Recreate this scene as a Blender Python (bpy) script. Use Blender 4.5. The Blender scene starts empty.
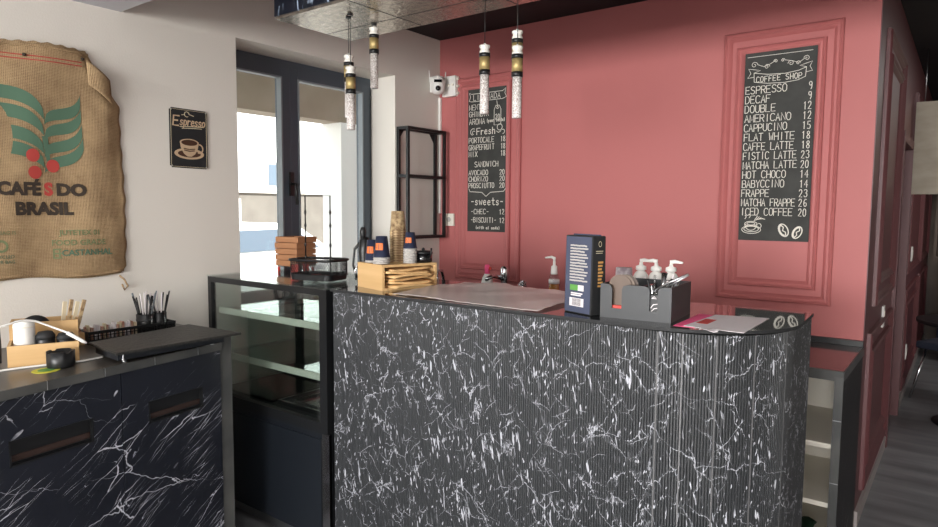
import bpy, bmesh, math, random
from mathutils import Vector, Matrix
random.seed(7)
S = bpy.context.scene
COL = S.collection
# ------------------------------------------------------------------ camera
F_PX, YAW, PITCH, ROLL = 656.83, 37.162, 4.709, 0.404
cam_d = bpy.data.cameras.new('camera'); cam = bpy.data.objects.new('camera', cam_d); COL.objects.link(cam)
cam_d.sensor_width = 36; cam_d.lens = F_PX * 36 / 938; cam_d.clip_start = .05; cam_d.clip_end = 200
y_, p_, r_ = map(math.radians, (YAW, PITCH, ROLL))
fw = Vector((-math.sin(y_)*math.cos(p_), math.cos(y_)*math.cos(p_), -math.sin(p_)))
rt = Vector((math.cos(y_), math.sin(y_), 0)); up = rt.cross(fw)
rt2 = rt*math.cos(r_) + up*math.sin(r_); up2 = rt2.cross(fw)
m = Matrix((rt2, up2, -fw)).transposed().to_4x4(); m.translation = (2.979, -3.581, 1.52)
cam.matrix_world = m
S.camera = cam
# ------------------------------------------------------------------ view, world, large lights
S.cycles.transparent_max_bounces = 32
S.view_settings.view_transform = 'Standard'; S.view_settings.look = 'None'
S.view_settings.exposure = 0.35; S.view_settings.gamma = 1; S.view_settings.use_curve_mapping = False
W = bpy.data.worlds.new('world'); S.world = W; W.use_nodes = True
bgn = W.node_tree.nodes['Background']; bgn.inputs[0].default_value = (.93, .97, 1, 1); bgn.inputs[1].default_value = 1.7
def area(name, loc, rot, sx, sy, power, color):
    l = bpy.data.lights.new(name, 'AREA'); l.shape = 'RECTANGLE'; l.size = sx; l.size_y = sy; l.energy = power; l.color = color
    o = bpy.data.objects.new(name, l); o.location = loc; o.rotation_euler = [math.radians(a) for a in rot]; COL.objects.link(o); return o
area('storefront_daylight', (2.7, -9.95, 1.62), (90, 0, 0), 3.6, 1.2, 500, (1, .985, .96))
area('room_fill_light', (3.0, -5.4, 2.35), (0, 0, 0), 2.4, 2.4, 45, (1, .98, .95))  # added overhead fill behind the camera, no real fitting; lifts floor and flat surfaces
area('counter_fill_light', (2.3, -3.3, 2.355), (0, 0, 0), 1.2, .5, 12, (1, .97, .93))  # unseen fill light added above the bar to brighten counter top and papers
area('corridor_fill_light', (4.0, 2.6, 2.67), (0, 0, 0), .8, 2.4, 22, (1, .97, .93))  # added soft light, out of view, to lift the dark corridor floor and chair
sd = bpy.data.lights.new('sun', 'SUN'); sd.energy = 15; sd.angle = math.radians(2); sd.color = (1, .97, .92)
so = bpy.data.objects.new('sun', sd); so.rotation_euler = (0, math.radians(42), 0); COL.objects.link(so)      # high over the roof, lighting the street behind the window

# ------------------------------------------------------------------ materials
def lin(c):
    return tuple(((v/255)/12.92 if v/255 <= .04045 else ((v/255+.055)/1.055)**2.4) for v in c) + (1,)
def mat(name, rgb, rough=.6, metal=0, spec=.5, bump=None, coat=0, alpha=None, trans=0, emit=None, var=None):
    m = bpy.data.materials.new(name); m.use_nodes = True; nt = m.node_tree; b = nt.nodes['Principled BSDF']
    b.inputs['Base Color'].default_value = lin(rgb); b.inputs['Roughness'].default_value = rough; b.inputs['Metallic'].default_value = metal
    b.inputs['Specular IOR Level'].default_value = spec; b.inputs['Coat Weight'].default_value = coat; b.inputs['Transmission Weight'].default_value = trans
    tc = nt.nodes.new('ShaderNodeTexCoord')
    if var:   # (scale, other rgb)
        n = nt.nodes.new('ShaderNodeTexNoise'); n.inputs['Scale'].default_value = var[0]; n.inputs['Detail'].default_value = 5
        mp = nt.nodes.new('ShaderNodeMapping'); mp.inputs['Scale'].default_value = var[2] if len(var) > 2 else (1, 1, 1)
        nt.links.new(tc.outputs['Object'], mp.inputs[0]); nt.links.new(mp.outputs[0], n.inputs[0])
        r = nt.nodes.new('ShaderNodeValToRGB'); r.color_ramp.elements[0].position = .35; r.color_ramp.elements[1].position = .65
        r.color_ramp.elements[0].color = lin(rgb); r.color_ramp.elements[1].color = lin(var[1])
        nt.links.new(n.outputs[0], r.inputs[0]); nt.links.new(r.outputs[0], b.inputs['Base Color'])
    if bump:
        n = nt.nodes.new('ShaderNodeTexNoise'); n.inputs['Scale'].default_value = bump[0]; n.inputs['Detail'].default_value = 3
        bp = nt.nodes.new('ShaderNodeBump'); bp.inputs['Strength'].default_value = bump[1]; bp.inputs['Distance'].default_value = .01
        nt.links.new(tc.outputs['Object'], n.inputs[0]); nt.links.new(n.outputs[0], bp.inputs['Height']); nt.links.new(bp.outputs[0], b.inputs['Normal'])
    if emit: b.inputs['Emission Color'].default_value = lin(rgb); b.inputs['Emission Strength'].default_value = emit
    return m
def glass(name, tint=(1, 1, 1), gloss=.12, rough=.02):
    m = bpy.data.materials.new(name); m.use_nodes = True; nt = m.node_tree; nt.nodes.clear()
    o = nt.nodes.new('ShaderNodeOutputMaterial'); t = nt.nodes.new('ShaderNodeBsdfTransparent'); g = nt.nodes.new('ShaderNodeBsdfGlossy'); x = nt.nodes.new('ShaderNodeMixShader')
    lw = nt.nodes.new('ShaderNodeLayerWeight'); lw.inputs[0].default_value = .5
    f = nt.nodes.new('ShaderNodeMath'); f.operation = 'POWER'; f.inputs[1].default_value = 4; nt.links.new(lw.outputs['Facing'], f.inputs[0])
    mm = nt.nodes.new('ShaderNodeMath'); mm.operation = 'MULTIPLY_ADD'; mm.inputs[1].default_value = .6; mm.inputs[2].default_value = gloss
    t.inputs[0].default_value = (*tint, 1); g.inputs['Roughness'].default_value = rough
    nt.links.new(f.outputs[0], mm.inputs[0]); nt.links.new(mm.outputs[0], x.inputs[0]); nt.links.new(t.outputs[0], x.inputs[1]); nt.links.new(g.outputs[0], x.inputs[2]); nt.links.new(x.outputs[0], o.inputs[0])
    return m
def veined(name, base, vein, layers, rough=.35, spec=.5, coat=0, base2=None):
    """dark stone with thin ridged-noise veins. layer: (rot xyz deg, scale xyz, noise scale, distortion, width, mask scale, mask threshold, strength)"""
    m = bpy.data.materials.new(name); m.use_nodes = True; nt = m.node_tree; b = nt.nodes['Principled BSDF']; L = nt.links
    b.inputs['Roughness'].default_value = rough; b.inputs['Specular IOR Level'].default_value = spec; b.inputs['Coat Weight'].default_value = coat
    tc = nt.nodes.new('ShaderNodeTexCoord'); tot = None
    def math_(op, a, v=None, w=None):
        n = nt.nodes.new('ShaderNodeMath'); n.operation = op; n.use_clamp = False
        for i, q in enumerate((a, v, w)):
            if q is None: continue
            if isinstance(q, (int, float)): n.inputs[i].default_value = q
            else: L.new(q, n.inputs[i])
        return n.outputs[0]
    for k, (rot, sc, ns, dist, width, ms, mt, st) in enumerate(layers):
        mp0 = nt.nodes.new('ShaderNodeMapping'); mp0.inputs['Rotation'].default_value = [math.radians(a) for a in rot]
        mp = nt.nodes.new('ShaderNodeMapping'); mp.inputs['Scale'].default_value = sc; mp.inputs['Location'].default_value = (k*3.7, k*1.3, k*7.1)
        L.new(tc.outputs['Object'], mp0.inputs[0]); L.new(mp0.outputs[0], mp.inputs[0])
        tick = dist < 0
        if ns < 0:      # crack network: distance to cell edges of a warped, stretched voronoi
            wn = nt.nodes.new('ShaderNodeTexNoise'); wn.inputs['Scale'].default_value = 7; wn.inputs['Detail'].default_value = 5; L.new(tc.outputs['Object'], wn.inputs[0])
            vm = nt.nodes.new('ShaderNodeVectorMath'); vm.operation = 'MULTIPLY_ADD'; vm.inputs[1].default_value = (dist, dist, dist); L.new(wn.outputs['Color'], vm.inputs[0]); L.new(mp.outputs[0], vm.inputs[2])
            n = nt.nodes.new('ShaderNodeTexVoronoi'); n.feature = 'DISTANCE_TO_EDGE'; n.inputs['Scale'].default_value = -ns; L.new(vm.outputs[0], n.inputs['Vector']); a = n.outputs['Distance']
        else:
            n = nt.nodes.new('ShaderNodeTexNoise'); n.inputs['Scale'].default_value = ns; n.inputs['Detail'].default_value = 3; n.inputs['Roughness'].default_value = .55; n.inputs['Distortion'].default_value = dist
            L.new(mp.outputs[0], n.inputs[0])
            a = math_('MAXIMUM', math_('SUBTRACT', -dist, n.outputs[0]), 0.0) if tick else math_('ABSOLUTE', math_('SUBTRACT', n.outputs[0], .5))
            if tick: n.inputs['Distortion'].default_value = 0.0; n.inputs['Detail'].default_value = 1
        mk = nt.nodes.new('ShaderNodeTexNoise'); mk.inputs['Scale'].default_value = ms; mk.inputs['Detail'].default_value = 4
        L.new(mp0.outputs[0], mk.inputs[0])
        mr = nt.nodes.new('ShaderNodeMapRange'); mr.inputs['From Min'].default_value = mt; mr.inputs['From Max'].default_value = mt + .12; L.new(mk.outputs[0], mr.inputs[0])
        wv = math_('MULTIPLY', mr.outputs[0], width)
        wv = math_('ADD', wv, 1e-5)
        v = math_('SUBTRACT', 1.0, math_('DIVIDE', a, wv)); v = math_('MULTIPLY', math_('MAXIMUM', v, 0.0), st*1.6)
        v = math_('MINIMUM', math_('MULTIPLY', v, math_('MINIMUM', math_('ADD', mr.outputs[0], .1), 1.0)), 1.0)
        tot = v if tot is None else math_('MAXIMUM', tot, v)
    mx = nt.nodes.new('ShaderNodeMix'); mx.data_type = 'RGBA'; L.new(tot, mx.inputs[0]); mx.inputs[6].default_value = lin(base); mx.inputs[7].default_value = lin(vein)
    if base2:
        n = nt.nodes.new('ShaderNodeTexNoise'); n.inputs['Scale'].default_value = 3.5; n.inputs['Detail'].default_value = 4; L.new(tc.outputs['Object'], n.inputs[0])
        m2 = nt.nodes.new('ShaderNodeMix'); m2.data_type = 'RGBA'; L.new(n.outputs[0], m2.inputs[0]); m2.inputs[6].default_value = lin(base); m2.inputs[7].default_value = lin(base2); L.new(m2.outputs[2], mx.inputs[6])
    L.new(mx.outputs[2], b.inputs['Base Color'])
    return m
def burlap():
    m = mat('burlap', (178, 148, 108), .95, spec=.1); nt = m.node_tree; b = nt.nodes['Principled BSDF']; tc = nt.nodes['Texture Coordinate']; L = nt.links
    w = []
    for ax in ('Y', 'Z'):
        n = nt.nodes.new('ShaderNodeTexWave'); n.wave_type = 'BANDS'; n.bands_direction = ax; n.inputs['Scale'].default_value = 55; n.inputs['Distortion'].default_value = 1.5; n.inputs['Detail'].default_value = 2; n.inputs['Detail Scale'].default_value = 2
        L.new(tc.outputs['Object'], n.inputs[0]); w.append(n)
    n = nt.nodes.new('ShaderNodeTexNoise'); n.inputs['Scale'].default_value = 6; n.inputs['Detail'].default_value = 8; n.inputs['Roughness'].default_value = .7; L.new(tc.outputs['Object'], n.inputs[0])
    mm = nt.nodes.new('ShaderNodeMath'); mm.operation = 'ADD'; L.new(w[0].outputs['Fac'], mm.inputs[0]); L.new(w[1].outputs['Fac'], mm.inputs[1])
    m2 = nt.nodes.new('ShaderNodeMath'); m2.operation = 'MULTIPLY_ADD'; m2.inputs[1].default_value = .22; L.new(mm.outputs[0], m2.inputs[0]); L.new(n.outputs[0], m2.inputs[2])
    r = nt.nodes.new('ShaderNodeValToRGB'); r.color_ramp.elements[0].position = .42; r.color_ramp.elements[1].position = .95
    r.color_ramp.elements[0].color = lin((124, 100, 76)); r.color_ramp.elements[1].color = lin((196, 168, 130)); L.new(m2.outputs[0], r.inputs[0]); L.new(r.outputs[0], b.inputs['Base Color'])
    bp = nt.nodes.new('ShaderNodeBump'); bp.inputs['Strength'].default_value = .5; bp.inputs['Distance'].default_value = .004; L.new(mm.outputs[0], bp.inputs['Height']); L.new(bp.outputs[0], b.inputs['Normal'])
    return m
def planks(name, c1, c2, axis_scale, rough=.5):
    return mat(name, c1, rough, var=(1.0, c2, axis_scale), bump=(60, .05))
M = dict(
    wall=mat('wall_paint', (224, 219, 211), .8, spec=.2, bump=(140, .08)),
    pink=mat('pink_paint', (184, 108, 107), .55, spec=.35, bump=(120, .06)),
    white_ceiling=mat('white_ceiling', (205, 205, 210), .85),
    black_ceiling=mat('black_ceiling', (14, 14, 18), .7),
    floor=mat('floor_slate', (108, 108, 111), .33, var=(1.6, (140, 140, 143), (.9, 5, 1))),
    reveal=mat('reveal', (226, 224, 218), .8),
    anthracite=mat('anthracite', (70, 80, 90), .4),
    gasket=mat('aluminium_bead', (128, 136, 142), .5),
    glass=glass('window_glass', (.97, .99, 1), .02), caseglass=glass('case_glass', (.93, .97, .955), .15), shelfglass=glass('shelf_glass', (.93, .975, .96), .07),
    clear=glass('clear_plastic', (.93, .93, .93), .10, .1),
    black=mat('black_satin', (22, 23, 25), .4), blackgloss=mat('black_gloss', (14, 15, 17), .03, coat=.3), blackmatte=mat('black_matte', (30, 31, 33), .7),
    navyblack=mat('case_panel', (24, 28, 34), .35), chrome=mat('chrome', (205, 205, 208), .18, 1), steel=mat('steel', (170, 172, 175), .32, 1),
    gold=mat('brass', (186, 164, 112), .5, .6), white=mat('white_plastic', (236, 234, 230), .4), offwhite=mat('white_laminate', (238, 232, 220), .5),
    crystal=mat('bubble_crystal', (245, 242, 240), .12, spec=.8, var=(210, (170, 156, 150)), bump=(160, .5)), cryst_top=mat('clear_cap', (225, 222, 215), .15, spec=.8),
    wood=planks('light_wood', (214, 178, 128), (198, 158, 106), (1, 1, 22)), rwood=planks('reddish_wood', (170, 122, 86), (146, 98, 66), (2, 2, 30)),
    kraft=mat('kraft_paper', (204, 164, 112), .8, var=(14, (222, 184, 130))), chalkb=mat('chalkboard', (48, 49, 47), .75, var=(9, (62, 62, 60))),
    chalk=mat('chalk', (226, 222, 212), .9), red=mat('red_print', (180, 66, 60), .9), green=mat('green_print', (82, 112, 92), .9), darkprint=mat('dark_print', (58, 48, 40), .9), greenfade=mat('faded_green_print', (118, 128, 92), .9),
    navy=mat('navy_card', (40, 46, 68), .5), blue=mat('blue_film', (74, 80, 100), .25), orange=mat('orange_print', (214, 112, 50), .6), cupgrey=mat('ribbed_paper', (176, 172, 168), .8), cuppat=mat('patterned_cup', (206, 180, 140), .6, var=(55, (120, 92, 64))),
    paper=mat('paper', (226, 220, 222), .7), pinkpaper=mat('pink_paper', (252, 96, 146), .7), film=mat('crumpled_film', (236, 222, 218), .4, spec=.5, trans=.0, var=(3, (220, 204, 200))),
    charcoal=mat('charcoal_plastic', (50, 52, 55), .45), cardcream=mat('cream_print', (214, 200, 170), .7), redpack=mat('red_packet', (196, 60, 50), .5), tan=mat('tan_print', (200, 150, 84), .6),
    signboard=mat('grey_oak_board', (166, 156, 140), .6, var=(7, (146, 136, 120), (.6, 1, 1.6))), brownwood=planks('brown_cladding', (104, 82, 64), (70, 56, 46), (7, 7, .6)),
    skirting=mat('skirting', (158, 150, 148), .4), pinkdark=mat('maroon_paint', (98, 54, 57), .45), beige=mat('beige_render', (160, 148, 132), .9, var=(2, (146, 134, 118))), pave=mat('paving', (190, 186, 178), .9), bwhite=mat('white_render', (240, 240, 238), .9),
    bglass=mat('far_pane', (84, 96, 108), .3), amber=mat('amber_liquid', (196, 128, 50), .2), green_cloth=mat('dark_green_cloth', (26, 64, 44), .9), yellow=mat('yellow_card', (200, 196, 60), .6), greentag=mat('green_tag', (90, 150, 70), .6),
    espresso=mat('coffee_brown', (74, 48, 34), .4), cupcream=mat('cup_sepia', (196, 170, 140), .7), gridblack=mat('board_textured', (52, 50, 47), .5, var=(90, (34, 33, 32)), bump=(70, .5)),
    darknavy=mat('navy_upholstery', (30, 36, 52), .7), gunmetal=mat('grey_edge_tile', (66, 67, 67), .35, var=(6, (84, 84, 82))),
    stonetop=mat('dark_worktop', (66, 62, 58), .3, var=(8, (84, 80, 74))), terr=mat('terracotta_packets', (150, 84, 60), .6, var=(60, (210, 180, 160))),
)
M['canopy'] = veined('canopy_marble', (24, 28, 38), (150, 165, 185), [((0, 0, 0), (6, 6, 1.4), 9, -.68, .04, 5, .42, .9), ((0, 20, 0), (2, 2, .8), -6, .25, .012, 6, .46, .6)], .3)
M['underside'] = mat('brushed_silver_panel', (200, 190, 176), .24, .85, var=(38, (158, 150, 140)), bump=(50, .25))
M['cabinet'] = veined('black_marble_laminate', (22, 25, 34), (200, 202, 212), [
    ((-36, 0, 0), (.3, .75, 7.5), -1.6, .22, .010, 3.0, .45, .85), ((-42, 0, 0), (.3, 1.3, 12), -2.2, .3, .012, 4.5, .49, .75), ((-30, 0, 0), (.3, 2.2, 16), -2.2, .3, .013, 6, .53, .8), ((15, 0, 0), (.3, 1.0, 4), -1.3, .35, .007, 2.2, .46, .7),
    ((-36, 0, 0), (1, 4, 14), 2.6, -.74, .04, 5, .56, 1.0)], .3, base2=(32, 35, 45))
M['sidecab'] = veined('black_marble_side', (20, 20, 24), (150, 150, 155), [((-38, 0, 0), (1, .6, 4), 3.4, .5, .006, 2.6, .5, .6)], .45, .25)
M['flute'] = veined('fluted_marble', (38, 40, 42), (184, 186, 194), [
    ((0, 26, 0), (2.2, 2.2, .9), -6.5, .22, .014, 10, .45, .6), ((0, -34, 0), (2.4, 2.4, .9), -6.5, .25, .015, 11, .47, .7), ((0, 62, 0), (2.0, 2.0, 1.0), -5.5, .2, .012, 12, .50, .5),
    ((0, 10, 0), (11, 11, 2.0), 9, -.69, .03, 6.5, .47, .9), ((0, -14, 0), (14, 14, 4.4), 9, -.725, .03, 9, .42, .8)], .38, base2=(48, 50, 53))
M['burlap'] = burlap()
def film():
    m = mat('clear_film', (250, 240, 236), .3, spec=.6); nt = m.node_tree; b = nt.nodes['Principled BSDF']; o = nt.nodes['Material Output']
    x = nt.nodes.new('ShaderNodeMixShader'); t = nt.nodes.new('ShaderNodeBsdfTransparent'); x.inputs[0].default_value = .55
    nt.links.new(t.outputs[0], x.inputs[1]); nt.links.new(b.outputs[0], x.inputs[2]); nt.links.new(x.outputs[0], o.inputs[0]); return m
M['film'] = film()

# ------------------------------------------------------------------ mesh helpers
class MB:
    def __init__(s): s.bm = bmesh.new()
    def box(s, x0, x1, y0, y1, z0, z1, bev=0):
        g = bmesh.ops.create_cube(s.bm, size=1); vs = g['verts']
        for v in vs: v.co = Vector(((x0+x1)/2 + v.co.x*(x1-x0), (y0+y1)/2 + v.co.y*(y1-y0), (z0+z1)/2 + v.co.z*(z1-z0)))
        if bev:
            es = list({e for v in vs for e in v.link_edges}); bmesh.ops.bevel(s.bm, geom=es, offset=bev, segments=2, affect='EDGES', profile=.6)
        return s
    def prism(s, pts, z0, z1, axis='z'):
        f = {'z': lambda a, b, c: (a, b, c), 'x': lambda a, b, c: (c, a, b), 'y': lambda a, b, c: (a, c, b)}[axis]
        lo = [s.bm.verts.new(f(a, b, z0)) for a, b in pts]; hi = [s.bm.verts.new(f(a, b, z1)) for a, b in pts]; n = len(pts)
        fs = [s.bm.faces.new(lo[::-1]), s.bm.faces.new(hi)] + [s.bm.faces.new((lo[i], lo[(i+1) % n], hi[(i+1) % n], hi[i])) for i in range(n)]
        bmesh.ops.recalc_face_normals(s.bm, faces=fs); return s
    def lathe(s, prof, c=(0, 0, 0), n=24, a=None, closed=False):
        """prof: (radius, height) pairs, axis +z at c, or axis along vector a"""
        q = Vector((0, 0, 1)).rotation_difference(Vector(a)) if a else None; rings = []
        for r, h in prof:
            ring = []
            for i in range(n):
                t = 2*math.pi*i/n; p = Vector((max(r, 1e-4)*math.cos(t), max(r, 1e-4)*math.sin(t), h))
                if q: p = q @ p
                ring.append(s.bm.verts.new(p + Vector(c)))
            rings.append(ring)
        fs = []
        for A, B in zip(rings, rings[1:]):
            for i in range(n): fs.append(s.bm.faces.new((A[i], A[(i+1) % n], B[(i+1) % n], B[i])))
        if closed:
            A, B = rings[-1], rings[0]
            for i in range(n): fs.append(s.bm.faces.new((A[i], A[(i+1) % n], B[(i+1) % n], B[i])))
        else: fs += [s.bm.faces.new(rings[0][::-1]), s.bm.faces.new(rings[-1])]
        bmesh.ops.recalc_face_normals(s.bm, faces=fs)
        for f in fs[:-2]: f.smooth = True
        return s
    def tube(s, pts, r, n=8, cyc=False):
        pts = [Vector(p) for p in pts]; rings = []; N = len(pts); prev = None
        for i, p in enumerate(pts):
            a = pts[i-1] if (i or cyc) else p; b = pts[(i+1) % N] if (i < N-1 or cyc) else p
            d = (b-a).normalized()
            if prev is None: u = d.orthogonal().normalized()
            else: u = (prev - d*prev.dot(d)).normalized()
            prev = u; w = d.cross(u); rr = r[i] if isinstance(r, (list, tuple)) else r
            rings.append([s.bm.verts.new(p + (u*math.cos(2*math.pi*k/n) + w*math.sin(2*math.pi*k/n))*rr) for k in range(n)])
        fs = []
        pr = list(zip(rings, rings[1:])) + ([(rings[-1], rings[0])] if cyc else [])
        for A, B in pr:
            for k in range(n): fs.append(s.bm.faces.new((A[k], A[(k+1) % n], B[(k+1) % n], B[k])))
        if not cyc: fs += [s.bm.faces.new(rings[0][::-1]), s.bm.faces.new(rings[-1])]
        bmesh.ops.recalc_face_normals(s.bm, faces=fs)
        for f in fs: f.smooth = True
        return s
    def grid(s, fn, nu, nv, thick=0):
        V = [[s.bm.verts.new(fn(i/nu, j/nv)) for j in range(nv+1)] for i in range(nu+1)]
        for i in range(nu):
            for j in range(nv):
                f = s.bm.faces.new((V[i][j], V[i+1][j], V[i+1][j+1], V[i][j+1])); f.smooth = True
        return s
    def ring_frame(s, x0, x1, z0, z1, prof, mp):
        """mitred picture-frame moulding; prof: (inset, height) pairs, mp maps (a, b, height) to xyz"""
        loops = []
        for ins, h in prof:
            loops.append([s.bm.verts.new(mp(a, b, h)) for a, b in ((x0+ins, z0+ins), (x1-ins, z0+ins), (x1-ins, z1-ins), (x0+ins, z1-ins))])
        for A, B in zip(loops, loops[1:]):
            for i in range(4): s.bm.faces.new((A[i], A[(i+1) % 4], B[(i+1) % 4], B[i]))
        bmesh.ops.recalc_face_normals(s.bm, faces=s.bm.faces[:]); return s
    def build(s, name, m, parent=None, loc=None, label=None, solid=None, xf=None):
        me = bpy.data.meshes.new(name)
        if xf is not None: s.bm.transform(xf)
        s.bm.to_mesh(me); s.bm.free(); o = bpy.data.objects.new(name, me); COL.objects.link(o)
        me.materials.append(M[m] if isinstance(m, str) else m)
        if parent: o.parent = parent
        if loc: o.location = loc
        if label: o['label'] = label
        if solid:
            md = o.modifiers.new('solid', 'SOLIDIFY'); md.thickness = solid; md.offset = 0
        return o
def box(x0, x1, y0, y1, z0, z1, bev=0): return MB().box(x0, x1, y0, y1, z0, z1, bev)
def thing(name, label, cat, loc=(0, 0, 0), rz=0, group=None):
    o = bpy.data.objects.new(name, None); o.empty_display_size = .05; COL.objects.link(o); o.location = loc; o.rotation_euler = (0, 0, math.radians(rz))
    return tag(o, label, cat, group)
def tag(o, label, cat, group=None, kind=None):
    o['label'] = label; o['category'] = cat
    if group: o['group'] = group
    if kind: o['kind'] = kind
    return o
def struct(o): o['kind'] = 'structure'; return o
def dup(root, loc=None, rz=None, label=None, group=None):
    def cp(o, par):
        c = o.copy(); COL.objects.link(c)
        if par: c.parent = par
        for ch in list(o.children): cp(ch, c)
        return c
    r = cp(root, None)
    if loc: r.location = loc
    if rz is not None: r.rotation_euler = (0, 0, math.radians(rz))
    if label: r['label'] = label
    if group: r['group'] = group
    return r
# ---- writing: single-stroke letters on a 4 x 6 grid
GL = {
'A': ['0,0 2,6 4,0', '.8,2.2 3.2,2.2'], 'B': ['0,0 0,6 3,6 3.8,5 3.8,4 3,3.2 0,3.2', '3,3.2 4,2.4 4,.8 3,0 0,0'], 'C': ['4,5.2 3,6 1.2,6 0,4.6 0,1.4 1.2,0 3,0 4,.8'],
'D': ['0,0 0,6 2.4,6 4,4.4 4,1.6 2.4,0 0,0'], 'E': ['4,6 0,6 0,0 4,0', '0,3.1 3.2,3.1'], 'F': ['4,6 0,6 0,0', '0,3.1 3,3.1'], 'G': ['4,5.2 3,6 1.2,6 0,4.6 0,1.4 1.2,0 3,0 4,1.2 4,2.8 2.4,2.8'],
'H': ['0,0 0,6', '4,0 4,6', '0,3 4,3'], 'I': ['2,0 2,6'], 'J': ['3.6,6 3.6,1.4 2.6,0 1.2,0 .2,1.2'], 'K': ['0,0 0,6', '4,6 0,2.6', '1.2,3.6 4,0'], 'L': ['0,6 0,0 3.8,0'],
'M': ['0,0 .1,6 2,1.2 3.9,6 4,0'], 'N': ['0,0 0,6 4,0 4,6'], 'O': ['1.2,0 0,1.4 0,4.6 1.2,6 2.8,6 4,4.6 4,1.4 2.8,0 1.2,0'], 'P': ['0,0 0,6 3,6 4,5 4,3.8 3,2.8 0,2.8'],
'Q': ['1.2,0 0,1.4 0,4.6 1.2,6 2.8,6 4,4.6 4,1.4 2.8,0 1.2,0', '2.6,1.6 4.2,-.4'], 'R': ['0,0 0,6 3,6 4,5 4,3.8 3,3 0,3', '1.8,3 4,0'], 'S': ['3.8,5.2 2.8,6 1.2,6 .2,5 .2,4 1.2,3.2 2.8,2.8 3.9,2 3.9,1 2.8,0 1,0 0,.8'],
'T': ['0,6 4,6', '2,6 2,0'], 'U': ['0,6 0,1.4 1.2,0 2.8,0 4,1.4 4,6'], 'V': ['0,6 2,0 4,6'], 'W': ['0,6 .9,0 2,4 3.1,0 4,6'], 'X': ['0,0 4,6', '0,6 4,0'], 'Y': ['0,6 2,3 4,6', '2,3 2,0'], 'Z': ['0,6 4,6 0,0 4,0'],
'0': ['1.4,0 .4,1.4 .4,4.6 1.4,6 2.6,6 3.6,4.6 3.6,1.4 2.6,0 1.4,0'], '1': ['1.2,4.8 2.4,6 2.4,0'], '2': ['.4,4.8 1.4,6 2.8,6 3.6,4.8 3.4,3.6 .4,0 3.8,0'], '3': ['.4,5.4 1.4,6 2.8,6 3.6,5 3.4,3.8 2,3.2 3.6,2.6 3.8,1 2.6,0 1.2,0 .3,.8'],
'4': ['3,0 3,6 .2,2 4,2'], '5': ['3.6,6 .8,6 .6,3.4 2.6,3.6 3.8,2.4 3.6,.8 2.4,0 .4,.4'], '6': ['3.4,5.6 2,6 .6,4 .4,1.6 1.4,0 2.8,0 3.6,1.2 3.2,2.8 1.6,3 .5,2'], '7': ['.4,6 3.8,6 1.6,0'],
'8': ['2,3.2 .6,4.2 .8,5.4 2,6 3.2,5.4 3.4,4.2 2,3.2 .4,2 .6,.6 2,0 3.4,.6 3.6,2 2,3.2'], '9': ['3.6,4 2.6,3 1.4,3 .5,4 .6,5.4 1.8,6 3,5.8 3.6,4.4 3.4,1.6 2.6,0'],
'-': ['.8,3 3.2,3'], '(': ['3,6.4 2,4.6 2,1.4 3,-.4'], ')': ['1,6.4 2,4.6 2,1.4 1,-.4'], '%': ['0,0 4,6', '.2,5 1,5.8 1.6,5 .8,4.4 .2,5', '2.4,1 3.2,1.8 3.8,1 3,.2 2.4,1'],
'a': ['3.6,3.2 2.6,4 1.2,3.8 .4,2.4 .8,.4 2,0 3.4,1.4 3.6,4 3.6,0'], 'e': ['.5,2 3.5,2.2 3,3.8 1.6,4 .5,2.6 .6,.8 1.8,0 3.4,.6'], 'h': ['.6,0 .6,6', '.6,2.6 1.8,4 3,3.8 3.4,2.6 3.4,0'], 'i': ['2,0 2,3.8', '2,5.2 2,5.5'],
'o': ['2,0 .6,.8 .4,2.6 1.4,4 2.8,3.9 3.6,2.6 3.4,.8 2,0'], 'p': ['.6,-2 .6,4', '.6,3 2,4 3.4,3.2 3.4,1 2.2,0 .6,.8'], 'r': ['.8,0 .8,4', '.8,2.4 2,3.8 3.4,3.6'], 's': ['3.2,3.4 2,4 .8,3.4 1,2.4 2.8,1.8 3.2,.8 2,0 .5,.6'], 't': ['1.8,6 1.8,.8 2.6,0 3.6,.4', '.4,4 3.4,4'],
'u': ['.5,4 .5,1 1.6,0 3,.6 3.5,1.6 3.5,4 3.5,0'], 'w': ['.2,4 1,0 2,3 3,0 3.9,4'], 'y': ['.5,4 2,.6', '3.6,4 1.2,-2'], 'b': ['.6,6 .6,0 2.2,0 3.5,1.2 3.3,3.2 2,4 .6,3'], 'n': ['.6,0 .6,4', '.6,2.6 1.8,4 3,3.8 3.4,2.6 3.4,0'], 'd': ['3.4,6 3.4,0 1.6,0 .5,1.4 .8,3.4 2,4 3.4,3'], 'l': ['2,6 2,0'],
}
def strokes_mesh(mb, polys, w, mp, t=.0012):
    """polys: polylines [(a, b)...] in metres on a plane; mp maps (a, b, height)"""
    for k, P in enumerate(polys):
        h = t + (k % 5)*.00008; n = len(P)
        if n < 2: continue
        L, R = [], []
        for i in range(n):
            a = Vector(P[max(i-1, 0)]); b = Vector(P[min(i+1, n-1)]); c = Vector(P[i]); d = (b-a)
            if d.length < 1e-7: d = Vector((1, 0))
            d.normalize(); nn = Vector((-d.y, d.x))*w/2; e = d*w*.35*(-1 if i == 0 else (1 if i == n-1 else 0))
            L.append(c+nn+e); R.append(c-nn+e)
        for i in range(n-1):
            hh = h + (i % 2)*.00003
            q = [mb.bm.verts.new(mp(v.x, v.y, hh)) for v in (L[i], R[i], R[i+1], L[i+1])]
            q2 = [mb.bm.verts.new(mp(v.x, v.y, 0.0002)) for v in (L[i], R[i], R[i+1], L[i+1])]
            mb.bm.faces.new(q); mb.bm.faces.new(q2[::-1])
            for j in range(4): mb.bm.faces.new((q[j], q[(j+1) % 4], q2[(j+1) % 4], q2[j]))
    bmesh.ops.recalc_face_normals(mb.bm, faces=mb.bm.faces[:])
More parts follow.
